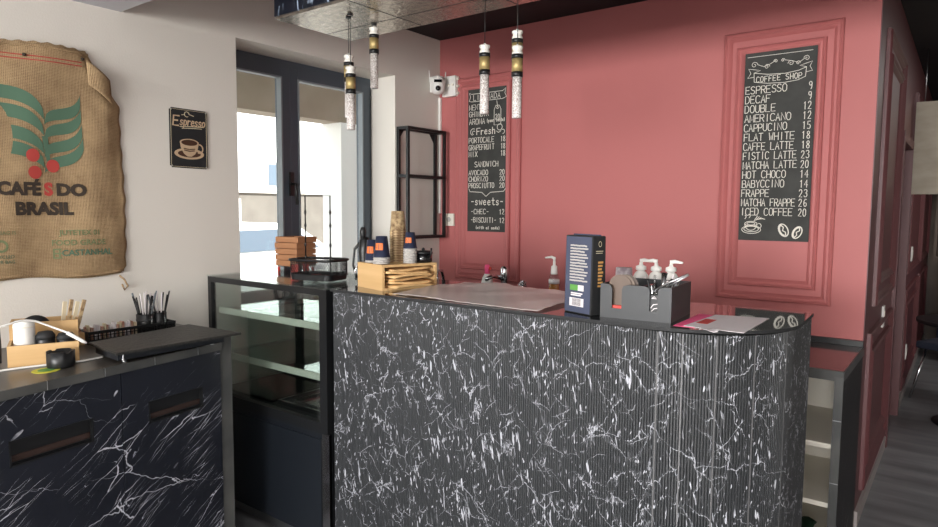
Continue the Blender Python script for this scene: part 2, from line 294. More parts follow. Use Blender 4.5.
def text_polys(txt, a0, b0, cw, ch, adv, jit=.0, slant=0):
    out = []
    for i, c in enumerate(txt):
        g = GL.get(c)
        if not g: continue
        jx, jz = (random.uniform(-jit, jit) for _ in range(2))
        for st in g:
            P = []
            for pt in st.split():
                x, y = map(float, pt.split(',')); P.append((a0+i*adv+x/4*cw+jx+slant*y/6*ch, b0+y/6*ch+jz))
            out.append(P)
    return out
def letters(name, txt, a0, b0, cw, ch, adv, w, mp, m, parent, jit=0, slant=0, label=None):
    mb = MB(); strokes_mesh(mb, text_polys(txt, a0, b0, cw, ch, adv, jit, slant), w, mp); return mb.build(name, m, parent, label=label)
def font_text(name, txt, size, mp, m, parent, offset=0, xs=1, label=None, align='CENTER'):
    """built-in font as a mesh; mp maps local (a, b, height) to the surface"""
    cu = bpy.data.curves.new('t', 'FONT'); cu.body = txt; cu.size = size; cu.offset = offset; cu.extrude = .0006; cu.align_x = align; cu.resolution_u = 3
    o = bpy.data.objects.new('t', cu); COL.objects.link(o); bpy.context.view_layer.update()
    me = bpy.data.meshes.new_from_object(o.evaluated_get(bpy.context.evaluated_depsgraph_get())); bpy.data.objects.remove(o); me.name = name
    for v in me.vertices: v.co = mp(v.co.x*xs, v.co.y, v.co.z + .0008)
    r = bpy.data.objects.new(name, me); COL.objects.link(r); me.materials.clear(); me.materials.append(M[m]); r.parent = parent
    if label: r['label'] = label
    return r
def arc(cx, cy, r, a0, a1, n=12, ry=None):
    return [(cx+r*math.cos(math.radians(a0+(a1-a0)*i/n)), cy+(ry or r)*math.sin(math.radians(a0+(a1-a0)*i/n))) for i in range(n+1)]

# ================================================================== ROOM
ZC, ZS, XW = 2.682, 2.363, 2.616
XR, YB, YF = 5.2, -10.0, 6.0
struct(box(-.3, XR, YB, YF, -.1, 0).build('floor', 'floor'))
# left wall with the window opening
wy0, wy1, wz0, wz1 = -1.603, -.45, .93, 2.372
mb = MB()
mb.box(-.3, 0, YB, wy0, 0, 3); mb.box(-.3, 0, wy1, 0, 0, 3); mb.box(-.3, 0, wy0, wy1, 0, wz0); mb.box(-.3, 0, wy0, wy1, wz1, 3)
struct(mb.build('wall_left', 'wall'))
struct(box(-.3, XW-.004, 0, .12, 0, 3).build('wall_back', 'pink'))
# corridor face with a door recess
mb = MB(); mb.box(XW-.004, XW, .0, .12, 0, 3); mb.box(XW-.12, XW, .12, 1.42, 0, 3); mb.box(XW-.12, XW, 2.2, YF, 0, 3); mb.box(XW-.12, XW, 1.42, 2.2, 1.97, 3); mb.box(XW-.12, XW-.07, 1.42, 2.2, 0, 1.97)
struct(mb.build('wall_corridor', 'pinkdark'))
struct(box(XW, XR+.1, YF, YF+.1, 0, 3).build('wall_far', 'brownwood'))
struct(box(XR, XR+.1, YB, YF, 0, 3).build('wall_right', 'wall'))
mb = MB(); mb.box(-.3, .2, YB-.1, YB, 0, 3); mb.box(4.4, XR, YB-.1, YB, 0, 3); mb.box(.2, 4.4, YB-.1, YB, 2.25, 3); mb.box(.2, 4.4, YB-.1, YB, 0, .15)
struct(mb.build('wall_front', 'wall'))
struct(box(-.3, XR+.1, -2.165, YF, ZC, ZC+.1).build('ceiling', 'black_ceiling'))
struct(box(-.3, XR+.1, YB-.1, -2.165, ZS, ZC+.1).build('ceiling.001', 'white_ceiling'))
# skirting
mb = MB(); mb.box(XW, XW+.014, 0.0, 1.36, 0, .075); mb.box(XW, XW+.014, 2.26, YF, 0, .075)
struct(mb.build('baseboard_corridor', 'skirting'))
# door casing in the corridor
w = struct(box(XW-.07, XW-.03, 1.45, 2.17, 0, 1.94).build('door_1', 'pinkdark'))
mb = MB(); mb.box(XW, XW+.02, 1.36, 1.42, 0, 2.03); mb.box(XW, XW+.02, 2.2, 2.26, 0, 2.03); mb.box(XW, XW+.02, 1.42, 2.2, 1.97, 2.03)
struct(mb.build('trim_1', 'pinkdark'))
PROF = [(0, 0), (.001, .016), (.009, .024), (.018, .014), (.027, .016), (.036, .008), (.042, 0)]
pb = lambda a, b, h: (a, -h, b)
pc = lambda a, b, h: (XW+h, a, b)
k = 2
for x0, x1, z0, z1 in ((.150, .680, 1.045, 2.403), (.192, .600, 1.112, 2.352), (1.922, 2.468, 1.063, 2.427), (1.985, 2.398, 1.135, 2.352)):
    struct(MB().ring_frame(x0, x1, z0, z1, PROF, pb).build('trim_%d' % k, 'pink')); k += 1
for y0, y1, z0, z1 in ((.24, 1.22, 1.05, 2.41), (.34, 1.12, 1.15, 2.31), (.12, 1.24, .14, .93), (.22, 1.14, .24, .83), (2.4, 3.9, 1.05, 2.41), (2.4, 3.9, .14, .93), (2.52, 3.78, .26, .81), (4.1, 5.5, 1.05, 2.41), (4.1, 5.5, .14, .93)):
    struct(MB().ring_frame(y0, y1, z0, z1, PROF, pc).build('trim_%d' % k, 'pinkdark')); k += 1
# window_1 in the left wall
wn = struct(bpy.data.objects.new('window_1', None)); COL.objects.link(wn); wn.location = (-.28, wy0, wz0)
def win():
    D, H = wy1-wy0, wz1-wz0
    mb = MB(); mb.box(0, .06, 0, D, H-.045, H); mb.box(0, .06, 0, D, 0, .06); mb.box(0, .06, 0, .04, .06, H-.045); mb.box(0, .06, D-.04, D, .06, H-.045)
    mb.build('window_frame', 'anthracite', wn)
    for j, (a, b) in enumerate(((.04, D*.415), (D*.415, D-.04))):
        mb = MB(); t = .056; z0, z1 = .06, H-.045
        mb.box(.02, .085, a, a+t, z0, z1, .004); mb.box(.02, .085, b-t, b, z0, z1, .004); mb.box(.02, .085, a+t, b-t, z0, z0+t); mb.box(.02, .085, a+t, b-t, z1-t, z1)
        s = mb.build('sash', 'anthracite', wn)
        mb = MB(); t2 = t+.010
        mb.box(.05, .09, a+t, a+t2, z0+t, z1-t); mb.box(.05, .09, b-t2, b-t, z0+t, z1-t); mb.box(.05, .09, a+t2, b-t2, z0+t, z0+t2); mb.box(.05, .09, a+t2, b-t2, z1-t2, z1-t)
        mb.build('glazing_bead', 'gasket', s)
        box(.045, .051, a+t2, b-t2, z0+t2, z1-t2).build('pane', 'glass', s)
    h = MB(); h.box(.086, .1, D*.415-.018, D*.415+.012, .66, .80, .003); h.tube([(.1, D*.415-.003, .73), (.135, D*.415-.003, .73), (.14, D*.415-.003, .61)], .009)
    h.build('window_handle', 'black', wn)
win()
struct(box(-.22, .0, wy0, wy1, wz0, wz0+.02).build('trim_%d' % k, 'reveal')); k += 1
# storefront frame behind the camera
mb = MB()
for x in (.2, 1.6, 3.0, 4.34): mb.box(x, x+.06, YB-.08, YB-.02, .15, 2.25)
mb.box(.2, 4.4, YB-.08, YB-.02, .15, .21); mb.box(.2, 4.4, YB-.08, YB-.02, 2.19, 2.25)
struct(mb.build('window_2', 'anthracite'))

# ------------------------------------------------------------------ outside the window
struct(box(-60, -.31, -40, 60, -.25, -.15).build('ground', 'pave'))
struct(box(-3.4, -.31, -8, 9, 3.05, 3.25).build('ceiling.002', 'bwhite'))
o = box(-3.4, -3.1, -8, 9, 2.55, 3.05).build('arcade_beam', 'beige'); tag(o, 'beige concrete beam seen outside through the top of the window', 'beam'); struct(o)
t = thing('arcade_column', 'pale grey column outside, behind the right edge of the window', 'column', (-3.25, 2.05, -.15))
box(-.17, .17, -.2, .2, 0, 2.70).build('shaft', 'bwhite', t); box(-.2, .2, -.24, .24, 0, .12).build('base', 'beige', t)
t = thing('far_building', 'blown-out white building across the street, with grey windows', 'building', (-22, 6, -.15))
box(-3, 0, -20, 30, 0, 14).build('wall', 'bwhite', t)
for j in range(12):
    for zz in (2.6, 6.0):
        y = -14+j*3.2; f = MB().box(0, .06, y, y+1.5, zz, zz+1.1); f = f.build('window', 'gasket', t); MB().box(.06, .08, y+.1, y+.7, zz+.1, zz+1).box(.06, .08, y+.8, y+1.4, zz+.1, zz+1).build('pane', 'bglass', f)
M['dullwall'] = mat('dull_render', (98, 93, 86), .9, var=(2, (88, 83, 77)))
t = thing('garden_building', 'low beige building with two tall windows beyond the street', 'building', (-11.5, 2, -.15))
box(-2, 0, -5, 12, 0, 2.05).build('wall', 'dullwall', t); box(-2.05, .06, -5.05, 12.05, 2.05, 2.12).build('coping', 'pave', t)
for y in (2.35, 3.3, 8.6, 9.6):
    f = box(0, .05, y, y+.75, .75, 1.9).build('window', 'bwhite', t); box(.05, .06, y+.08, y+.67, .83, 1.82).build('pane', 'bglass', f)
    box(0, .14, y-.1, y+.85, .68, .75).build('sill', 'pave', t)
t = thing('parked_car', 'white parked car outside behind the crates in the window', 'car', (-6.6, 2.6, -.15), 90)
mb = MB(); mb.prism([(-2.1, .3), (-2.05, .75), (-1.2, .95), (-.6, 1.4), (.7, 1.42), (1.4, 1.0), (2.0, .9), (2.1, .35)], -.82, .82, 'y'); bmesh.ops.bevel(mb.bm, geom=mb.bm.edges[:], offset=.06, segments=2, affect='EDGES'); mb.build('body', 'bwhite', t)
for s in (-1, 1):
    MB().prism([(-1.05, .98), (-.55, 1.32), (.62, 1.34), (1.15, 1.02)], s*.80, s*.835, 'y').build('side_window', 'bglass', t)
    for x in (-1.3, 1.3): MB().lathe([(.31, 0), (.31, .2)], (x, s*.85-(.1), .31), 20, (0, 1, 0)).build('wheel', 'black', t)

# ================================================================== CANOPY over the counter
t = thing('ceiling_canopy', 'black marble box hung over the counter with shiny silvery underside', 'canopy', (.575, -1.795, 2.32))
box(0, 2.3, 0, .44, .012, .36).build('body', 'canopy', t)
box(.004, 2.296, .004, .436, 0, .012).build('underside', 'underside', t, label='brushed silver panel with fine joints')
mb = MB()
for x in (.45, .95, 1.45, 1.95): mb.box(x, x+.003, .004, .436, -.0008, .0005)
mb.box(.004, 2.296, .285, .288, -.0008, .0005); mb.build('panel_joint', 'blackmatte', t)
# pendants
def pendant(x, y, ztop, zc, label):
    """ztop: top of the crystal cap, zc: canopy underside"""
    t = thing('pendant_lamp', label, 'pendant lamp', (x, y, ztop-.262), random.uniform(0, 90), 'bubble glass pendants under the canopy')
    L = zc-ztop+.262
    MB().tube([(0, 0, .262), (0, 0, L)], .0016, 6).build('cord', 'black', t)
    MB().lathe([(.004, .228), (.021, .228), (.020, .236), (.016, .243), (.021, .252), (.021, .258), (.006, .259), (.005, .266)], n=20).build('cap', 'cryst_top', t, label='clear glass top cap')
    MB().lathe([(.0215, .214), (.0215, .229)], n=20).build('collar', 'black', t)
    MB().lathe([(.020, .166), (.020, .214)], n=20).build('brass_sleeve', 'gold', t)
    MB().lathe([(.0215, .148), (.0215, .166)], n=20).build('collar', 'black', t)
    MB().lathe([(.004, 0), (.016, 0), (.0175, .003), (.0175, .148), (.006, .148)], n=20).build('crystal_tube', 'crystal', t)
    MB().lathe([(.012, L-.006), (.012, L)], n=12).build('ceiling_rose', 'black', t)
pendant(.862, -1.637, 2.166, 2.32, 'pendant half hidden behind another, leftmost, before the window')
pendant(.900, -1.662, 2.110, 2.32, 'lowest hanging pendant, in front of the window frame')
pendant(.874, -1.500, 2.307, 2.32, 'highest pendant, right up under the canopy left end')
pendant(1.47, -1.500, 2.148, 2.32, 'pendant hanging alone before the small LIMONADA chalkboard')
pendant(1.605, -1.48, 2.185, 2.32, 'pendant partly hidden behind the rightmost one')
pendant(1.632, -1.520, 2.118, 2.32, 'rightmost pendant, in front of another just higher one')

# ================================================================== CHALKBOARDS
def chalkboard(name, x0, label):
    t = thing(name, label, 'chalkboard', (x0, -.001, 1.372))
    box(0, .330, -.008, 0, 0, .945).build('board', 'chalkb', t)
    return t, (lambda a, b, h: (a, -.008-h, b))
def scroll(cx, cz, s, d=1):
    P = []
    for i in range(26):
        a = i/25; th = a*2.6*math.pi; r = s*(1-a*.8); P.append((cx+d*(r*math.cos(th)), cz+r*math.sin(th)))
    return P
t, mp = chalkboard('menu_board', 2.029, 'tall chalkboard menu headed COFFEE SHOP in the right wall panel')
Wd = .0034
mb = MB(); strokes_mesh(mb, [[(.012, .925), (.31, .925)],
    scroll(.045, .885, .016), [(.061, .885), (.09, .872), (.12, .882), (.14, .893)], scroll(.105, .870, .013), scroll(.145, .893, .009, -1), scroll(.178, .893, .009), [(.187, .893), (.22, .885), (.25, .873), (.275, .889)], scroll(.215, .874, .014, -1), scroll(.285, .890, .014, -1), scroll(.247, .872, .01)], .0022, mp)
strokes_mesh(mb, [[(.045, .845), (.11, .832), (.19, .828), (.25, .835), (.285, .848)], [(.045, .845), (.047, .80)], [(.047, .80), (.11, .788), (.19, .784), (.25, .79), (.282, .803)], [(.285, .848), (.282, .803)],
    [(.045, .862), (.018, .868), (.03, .845), (.015, .822), (.045, .825)], [(.045, .862), (.075, .855), (.045, .845)], [(.285, .866), (.31, .872), (.300, .85), (.312, .828), (.284, .824)], [(.285, .866), (.255, .858), (.285, .848)]], .0026, mp)
mb.build('banner_drawing', 'chalk', t)
letters('lettering', 'COFFEE SHOP', .058, .798, .013, .026, .0195, .0032, mp, 'chalk', t, .0006)
rows = [('ESPRESSO', '9', .024), ('DECAF', '9', .024), ('DOUBLE', '12', .024), ('AMERICANO', '12', .024), ('CAPPUCINO', '15', .022), ('FLAT WHITE', '18', .0235), ('CAFFE LATTE', '18', .021), ('FISTIC LATTE', '23', .0205), ('MATCHA LATTE', '20', .0208), ('HOT CHOCO', '14', .0225), ('BABYCCINO', '14', .022), ('FRAPPE', '23', .022), ('MATCHA FRAPPE', '26', .0192), ('ICED COFFEE', '20', .0218)]
for i, (a, b, adv) in enumerate(rows):
    z = .742 - i*.0472
    letters('lettering', a, .009, z, adv*.78, .036, adv*1.03, Wd, mp, 'chalk', t, .0009)
    letters('price', b, .320-.021*len(b), z-.002, .015, .036, .0215, Wd, mp, 'chalk', t, .0008)
def bean(cx, cz, s, tilt):
    c, n = math.cos(tilt), math.sin(tilt); R = lambda P: [(cx+x*c-z*n, cz+x*n+z*c) for x, z in P]
    return [R(arc(0, 0, s*.62, 0, 360, 20, s)), R(arc(0, 0, s*.48, 100, 250, 10, s*.82)), R([(0, s*.85), (s*.18, s*.4), (-s*.12, 0), (s*.15, -s*.4), (0, -s*.85)])]
for q_ in (bean(.215, .055, .033, .45), bean(.278, .045, .031, -.45)):
    mb = MB(); strokes_mesh(mb, q_, .005, mp); mb.build('bean_drawing', 'chalk', t)
mb = MB(); strokes_mesh(mb, [arc(.062, .055, .046, 0, 360, 24, .020), arc(.062, .058, .036, 0, 360, 20, .014), arc(.06, .085, .030, 0, 360, 18, .012), arc(.06, .085, .030, 180, 360, 12, .034), arc(.098, .075, .012, -100, 100, 8), arc(.06, .085, .02, 0, 360, 12, .007),
    [(.03, .11), (.036, .12), (.03, .128)], [(.05, .115), (.056, .125), (.05, .134)]] + [[(.075+j*.008, .10+j*.003), (.09+j*.009, .125-j*.004)] for j in range(5)], .0032, mp)
mb.build('cup_drawing', 'chalk', t)

t, mp = chalkboard('menu_board', .255, 'chalkboard menu in the left wall panel, with LIMONADA, Fresh and Sandwich')
mb = MB(); strokes_mesh(mb, [[(.03, .915), (.28, .915)], [(.03, .865), (.28, .865)], [(.03, .915), (.012, .925), (.02, .895), (.01, .87), (.03, .865)], [(.28, .915), (.305, .93), (.298, .90), (.31, .875), (.28, .865)],
    [(.215, .80), (.228, .825), (.255, .825), (.268, .80), (.268, .70), (.215, .70), (.215, .80)], arc(.241, .81, .007, 0, 360, 8), [(.241, .818), (.235, .855)]], .0034, mp); mb.build('banner_drawing', 'chalk', t)
W2 = .0036
for a, x, z, cw, ch, adv in (('LIMONADA', .045, .873, .020, .034, .028), ('20', .224, .735, .015, .034, .02), ('MENTA', .012, .81, .019, .034, .025), ('GHIMBIR', .012, .765, .017, .034, .0235), ('AROMA', .012, .715, .02, .036, .027), ('(your taste)', .155, .722, .008, .02, .0125),
    ('Fresh', .075, .645, .026, .042, .031), ('PORTOCALE', .01, .592, .017, .034, .0235), ('18', .268, .592, .016, .034, .021), ('GRAPEFRUIT', .01, .545, .0155, .034, .0212), ('18', .268, .545, .016, .034, .021), ('MIX', .01, .50, .018, .034, .026), ('18', .268, .50, .016, .034, .021),
    ('SANDWICH', .06, .432, .018, .034, .0245), ('AVOCADO', .01, .378, .017, .032, .0235), ('20', .262, .378, .017, .032, .023), ('CHORIZO', .01, .336, .017, .032, .0235), ('20', .262, .336, .017, .032, .023), ('PROSCIUTTO', .01, .292, .0155, .032, .0215), ('20', .262, .292, .017, .032, .023),
    ('-sweets-', .03, .178, .026, .046, .034), ('-CHEC-', .03, .118, .018, .032, .026), ('12', .262, .118, .017, .032, .023), ('-BISCUITI-', .03, .062, .016, .032, .0215), ('12', .262, .062, .017, .032, .023), ('(with almonds)', .07, .018, .010, .018, .0145)):
    letters('price' if a.isdigit() else 'lettering', a, x, z, cw, ch, adv, .0055 if a in ('Fresh', '-sweets-') else W2, mp, 'chalk', t, .0007)
mb = MB(); strokes_mesh(mb, [arc(.045, .665, .022, 60, 250, 10), arc(.05, .66, .012, 40, 260, 8), arc(.26, .685, .02, 0, 360, 14), arc(.285, .655, .014, -90, 120, 8), [(.235, .66), (.25, .65), (.27, .66)],
    ], .0036, mp); mb.build('fruit_drawing', 'chalk', t)
mb = MB(); strokes_mesh(mb, [[(.012, .285), (.02, .268), (.12, .262), (.155, .235), (.19, .262), (.295, .268), (.31, .285)]], .0036, mp); mb.build('brace_drawing', 'chalk', t)

# ================================================================== COFFEE SACK
def sx(y, z):
    return .018 + .010*math.sin(y*9+z*2) + .008*math.sin(z*7+y*3) + .006*math.sin(y*23-z*5) + (.012*math.exp(-((z-2.0)/.12)**2))
def sack_edge(v):   # right edge y for z fraction
    z = 1.225+v*.93
    pts = [(1.22, -2.215), (1.25, -2.19), (1.32, -2.183), (1.55, -2.178), (1.73, -2.186), (1.94, -2.195), (2.02, -2.243), (2.095, -2.29), (2.135, -2.315), (2.165, -2.325)]
    for (a, b), (c, d) in zip(pts, pts[1:]):
        if z <= c: return b+(d-b)*(z-a)/(c-a)
    return pts[-1][1]
t = thing('coffee_sack', 'burlap coffee sack nailed to the left wall, CAFES DO BRASIL', 'sack', (0, -2.9, 1.2))
def sfn(u, v):
    yr = sack_edge(v)+.003*math.sin(v*60); yl = -3.02+.01*math.sin(v*9); y = yl+(yr-yl)*u
    zt = 2.138+.028*u+.004*math.sin(y*17); zb = 1.228+.008*math.sin(y*14); z = zb+(zt-zb)*v+.003*math.sin(u*90)*(v > .97)
    x = sx(y, z); e = min(1, (1-u)*14, u*14+.2, v*20+.15); return (max(.007, x*(.35+.65*e)), y+2.9, z-1.2)
mb = MB(); mb.grid(sfn, 60, 70); mb.build('sack_cloth', 'burlap', t, solid=.004)
smp = lambda a, b, h: (sx(a, b)+.0032+h, a+2.9, b-1.2)
mb = MB(); hem = [sfn(u/40, .985) for u in range(41)]; mb.tube([(p[0]+.003, p[1], p[2]) for p in hem], .006, 6); mb.build('top_hem', 'burlap', t)
mb = MB(); hem = [sfn(u/40, .012) for u in range(41)]; mb.tube([(p[0]+.002, p[1], p[2]) for p in hem], .0055, 6); mb.build('bottom_seam', 'burlap', t)
mb = MB(); mb.tube([(.02, .68, .02), (.022, .70, .0), (.02, .715, -.03), (.021, .70, -.045), (.02, .69, -.02)], .004, 6); mb.build('loose_thread', 'burlap', t)
mb = MB(); mb.grid(lambda u, v: (sx(-2.33+u*.09, 2.13-v*.12)+.004+.014*math.sin(u*3.1), .57+u*.09-.0*v, .925-v*.10-u*.07), 8, 8); mb.build('folded_corner', 'burlap', t, solid=.004)
def stripe_patch(mb, top, bot, n=14):
    """filled band between two curves on the sack"""
    for i in range(n):
        u0, u1 = i/n, (i+1)/n
        for j in range(3):
            q = []
            for u, w in ((u0, j/3), (u1, j/3), (u1, (j+1)/3), (u0, (j+1)/3)):
                a = Vector(top(u)); b = Vector(bot(u)); p = a.lerp(b, w); q.append(mb.bm.verts.new(smp(p.x, p.y, .001)))
            mb.bm.faces.new(q)
def bez(p0, p1, p2, p3): return lambda t: (Vector(p0)*(1-t)**3+Vector(p1)*3*t*(1-t)**2+Vector(p2)*3*t*t*(1-t)+Vector(p3)*t**3)
mb = MB()
for dz in (0, -.068, -.148, -.21):     # left leaf stripes, each band sweeping down to the stem
    sft = dz
    stripe_patch(mb, bez((-2.80, 1.96+sft), (-2.64, 1.995+sft), (-2.54, 2.0+sft), (-2.497, 1.905+sft*.9)), bez((-2.80, 1.915+sft), (-2.64, 1.945+sft), (-2.55, 1.945+sft), (-2.490, 1.862+sft*.9)))
for j, dz in enumerate((0, -.06, -.13, -.19)):
    stripe_patch(mb, bez((-2.485, 1.885+dz), (-2.46, 1.93+dz), (-2.38, 1.895+dz), (-2.362+j*.004, 1.975+dz*.9)), bez((-2.492, 1.845+dz), (-2.46, 1.885+dz), (-2.375, 1.85+dz), (-2.360+j*.004, 1.925+dz*.9)))
stripe_patch(mb, bez((-2.50, 1.80), (-2.492, 1.75), (-2.488, 1.72), (-2.475, 1.672)), bez((-2.478, 1.80), (-2.474, 1.76), (-2.470, 1.72), (-2.470, 1.675)))
mb.build('leaf_print', 'green', t)
mb = MB()
for a, b in ((-2.533, 1.722), (-2.462, 1.683), (-2.528, 1.655)):
    c = [mb.bm.verts.new(smp(a+.024*math.cos(i*math.pi/12), b+.026*math.sin(i*math.pi/12), .0015)) for i in range(24)]; mb.bm.faces.new(c)
mb.build('berry_print', 'red', t)
def sack_text(txt, yc, z, size, m, off=0, xs=1, align='CENTER', nm='lettering'):
    font_text(nm, txt, size, lambda a, b, h: smp(yc+a, z+b, h*.5+.001), m, t, off, xs, align=align)
sack_text('CAF\u00c9', -2.510, 1.566, .068, 'darkprint', .0035, .95, 'RIGHT'); sack_text('S', -2.482, 1.566, .068, 'red', .0035, .95); sack_text('DO', -2.400, 1.566, .066, 'darkprint', .0035, 1.05)
sack_text('BRASIL', -2.502, 1.488, .068, 'darkprint', .0035, 1.0)
sack_text('JUTETEX 01', -2.375, 1.403, .030, 'greenfade', .0006); sack_text('FOOD GRADE', -2.380, 1.361, .032, 'greenfade', .0006); sack_text('CASTANHAL', -2.350, 1.318, .034, 'green', .0008)
sack_text('THIS BAG IS', -2.66, 1.41, .020, 'greenfade'); sack_text('RECYCLED', -2.66, 1.318, .018, 'green'); sack_text('PAPER BAG', -2.66, 1.298, .018, 'green')
mb = MB(); strokes_mesh(mb, [arc(-2.66, 1.365, .02, 10, 110, 6), arc(-2.66, 1.365, .02, 130, 230, 6), arc(-2.66, 1.365, .02, 250, 350, 6)], .009, lambda a, b, h: smp(a, b, h*.5))
strokes_mesh(mb, [[(-2.475, 1.345), (-2.475, 1.31)], [(-2.475, 1.345), (-2.45, 1.345)], [(-2.475, 1.328), (-2.45, 1.328)], [(-2.475, 1.31), (-2.45, 1.31)], [(-2.455, 1.345), (-2.455, 1.31)]], .006, lambda a, b, h: smp(a, b, h*.5)); mb.build('emblem_print', 'greenfade', t)
mb = MB(); strokes_mesh(mb, [[(-3.0+i*.05, 2.092+.0014*i) for i in range(14)], [(-3.0+i*.05, 2.077+.0014*i) for i in range(14)]], .004, lambda a, b, h: smp(a, b, h*.5)); mb.build('red_stripe', 'red', t)
mb = MB()
for y, z in ((-2.555, 2.105), (-2.345, 2.125)): mb.lathe([(.007, 0), (.006, .004), (.001, .006)], (sx(y, z)+.006, y+2.9, z-1.2), 10, (1, 0, 0))
mb.build('nail_head', 'darkprint', t)

# ================================================================== ESPRESSO TIN SIGN
t = thing('tin_sign', 'small black tin sign reading Espresso over a coffee cup', 'sign', (.002, -1.965, 1.707))
t.rotation_euler = (math.radians(-.5), 0, 0)
mb = MB(); mb.box(0, .004, 0, .19, 0, .277); bmesh.ops.bevel(mb.bm, geom=[e for e in mb.bm.edges if abs((e.verts[0].co-e.verts[1].co).x) > .002], offset=.008, segments=3, affect='EDGES'); mb.build('plate', 'blackmatte', t)
tm = lambda a, b, h: (.004+h, a, b)
MB().ring_frame(.005, .185, .005, .272, [(0, .0001), (0, .001), (.0015, .001), (.0015, .0001)], tm).build('border', 'cardcream', t)
letters('lettering', 'E', .016, .196, .026, .045, .026, .007, tm, 'cupcream', t, slant=.1)
letters('lettering', 'spresso', .048, .2, .017, .036, .0185, .0052, tm, 'cupcream', t, slant=.15)
mb = MB(); strokes_mesh(mb, [[(.05, .192), (.1, .196), (.17, .2)], [(.06, .185), (.11, .189), (.16, .191)], arc(.085, .252, .012, 0, 300, 10), [(.06, .247), (.075, .25)], [(.1, .252), (.12, .247)]], .0028, tm); mb.build('flourish', 'cardcream', t)
mb = MB()
def disc(mb, cx, cz, rx, rz, h, mp, n=28): mb.bm.faces.new([mb.bm.verts.new(mp(cx+rx*math.cos(i*2*math.pi/n), cz+rz*math.sin(i*2*math.pi/n), h)) for i in range(n)])
disc(mb, .095, .068, .075, .026, .0008, tm); disc(mb, .095, .12, .048, .018, .0020, tm)
P = [(.047, .12), (.052, .095), (.066, .068), (.085, .055), (.105, .055), (.124, .068), (.138, .095), (.143, .12)]; mb.bm.faces.new([mb.bm.verts.new(tm(a, b, .0016)) for a, b in P])
strokes_mesh(mb, [arc(.146, .095, .018, -110, 90, 10, .020)], .006, tm, .0014); mb.build('cup_picture', 'cupcream', t)
mb = MB(); disc(mb, .095, .12, .041, .014, .0024, tm); disc(mb, .095, .068, .058, .017, .0011, tm); strokes_mesh(mb, [[(.068, .092), (.095, .088), (.122, .092)], [(.07, .084), (.095, .08), (.12, .084)]], .005, tm, .002); mb.build('coffee_picture', 'espresso', t)
mb = MB()
for a, b in ((.008, .008), (.182, .008), (.008, .269), (.182, .269)): mb.lathe([(.004, 0), (.003, .002)], (.005, a, b), 8, (1, 0, 0))
mb.build('screw', 'steel', t)

# ================================================================== LEFT CABINET
ZW = .968
t = thing('storage_cabinet', 'black marble laminate cabinet under the coffee sack with two slot handles', 'cabinet', (0, -2.02, 0))
# front line runs from (.545, 0) to (.70, -1.5) in local coordinates
fx = lambda y: .545 - .172*y
mb = MB(); mb.prism([(.01, 0), (fx(0)-.022, 0), (fx(-1.45)-.022, -1.45), (.01, -1.45)], .08, ZW-.03); mb.build('carcass', 'black', t)
mb = MB(); mb.prism([(.02, -.02), (fx(0)-.08, -.02), (fx(-1.45)-.08, -1.43), (.02, -1.43)], 0, .08); mb.build('plinth', 'black', t)
def door(y0, y1, hy0, hy1):
    d = MB(); z0, z1, h0, h1 = .09, ZW-.032, .722, .806
    def slab(a, b, c, e): d.prism([(fx(a)-.022, a), (fx(a), a), (fx(b), b), (fx(b)-.022, b)], c, e)
    slab(y1, hy1, z0, z1); slab(hy0, y0, z0, z1); slab(hy1, hy0, z0, h0); slab(hy1, hy0, h1, z1)
    o = d.build('door', 'cabinet', t)
    h = MB()
    h.prism([(fx(hy0)-.021, hy0), (fx(hy0)-.015, hy0), (fx(hy1)-.015, hy1), (fx(hy1)-.021, hy1)], h0, h1)
    for a, b, c, e in ((hy0-.006, hy0, h0, h1), (hy1, hy1+.006, h0, h1), (hy1, hy0, h1-.006, h1), (hy1, hy0, h0, h0+.006)):
        h.prism([(fx(b)-.015, b), (fx(b)+.002, b), (fx(a)+.002, a), (fx(a)-.015, a)], c, e)
    h.build('handle', 'black', o, label='black recessed slot handle')
    MB().prism([(fx(hy0)-.014, hy0-.008), (fx(hy0)-.011, hy0-.008), (fx(hy1)-.011, hy1+.008), (fx(hy1)-.014, hy1+.008)], h0+.014, h0+.034).build('handle_inlay', mat('brown_inlay', (58, 44, 40), .25), o)
door(-.055, -.487, -.145, -.385); door(-.490, -.96, -.592, -.855); door(-.963, -1.45, -1.05, -1.3)
MB().prism([(.01, -.052), (fx(0)+.004, -.052), (fx(0)+.004, 0), (.01, 0)], 0, ZW+.022).build('end_panel', 'gunmetal', t, label='grey edged end panel')
t2 = thing('worktop', 'dark stone-look worktop over the marble laminate cabinet, with seams', 'worktop', (0, -2.02, ZW-.03))
MB().prism([(.004, -.053), (fx(0)+.006, -.053), (fx(-1.47)+.006, -1.47), (.004, -1.47)], 0, .03).build('slab', 'stonetop', t2)
mb = MB(); n = 9
mb.prism([(fx(-.053)+.006, -.053), (fx(-.053)+.010, -.053), (fx(-1.47)+.010, -1.47), (fx(-1.47)+.006, -1.47)], .0, .0305); mb.build('front_edge', 'gunmetal', t2)
for i in range(7):
    y = -.17-i*.19; MB().prism([(fx(y)-.0, y), (fx(y)+.0112, y), (fx(y)+.0112, y+.002), (fx(y)-.0, y+.002)], .002, .0312).build('edge_seam', 'steel', t2)
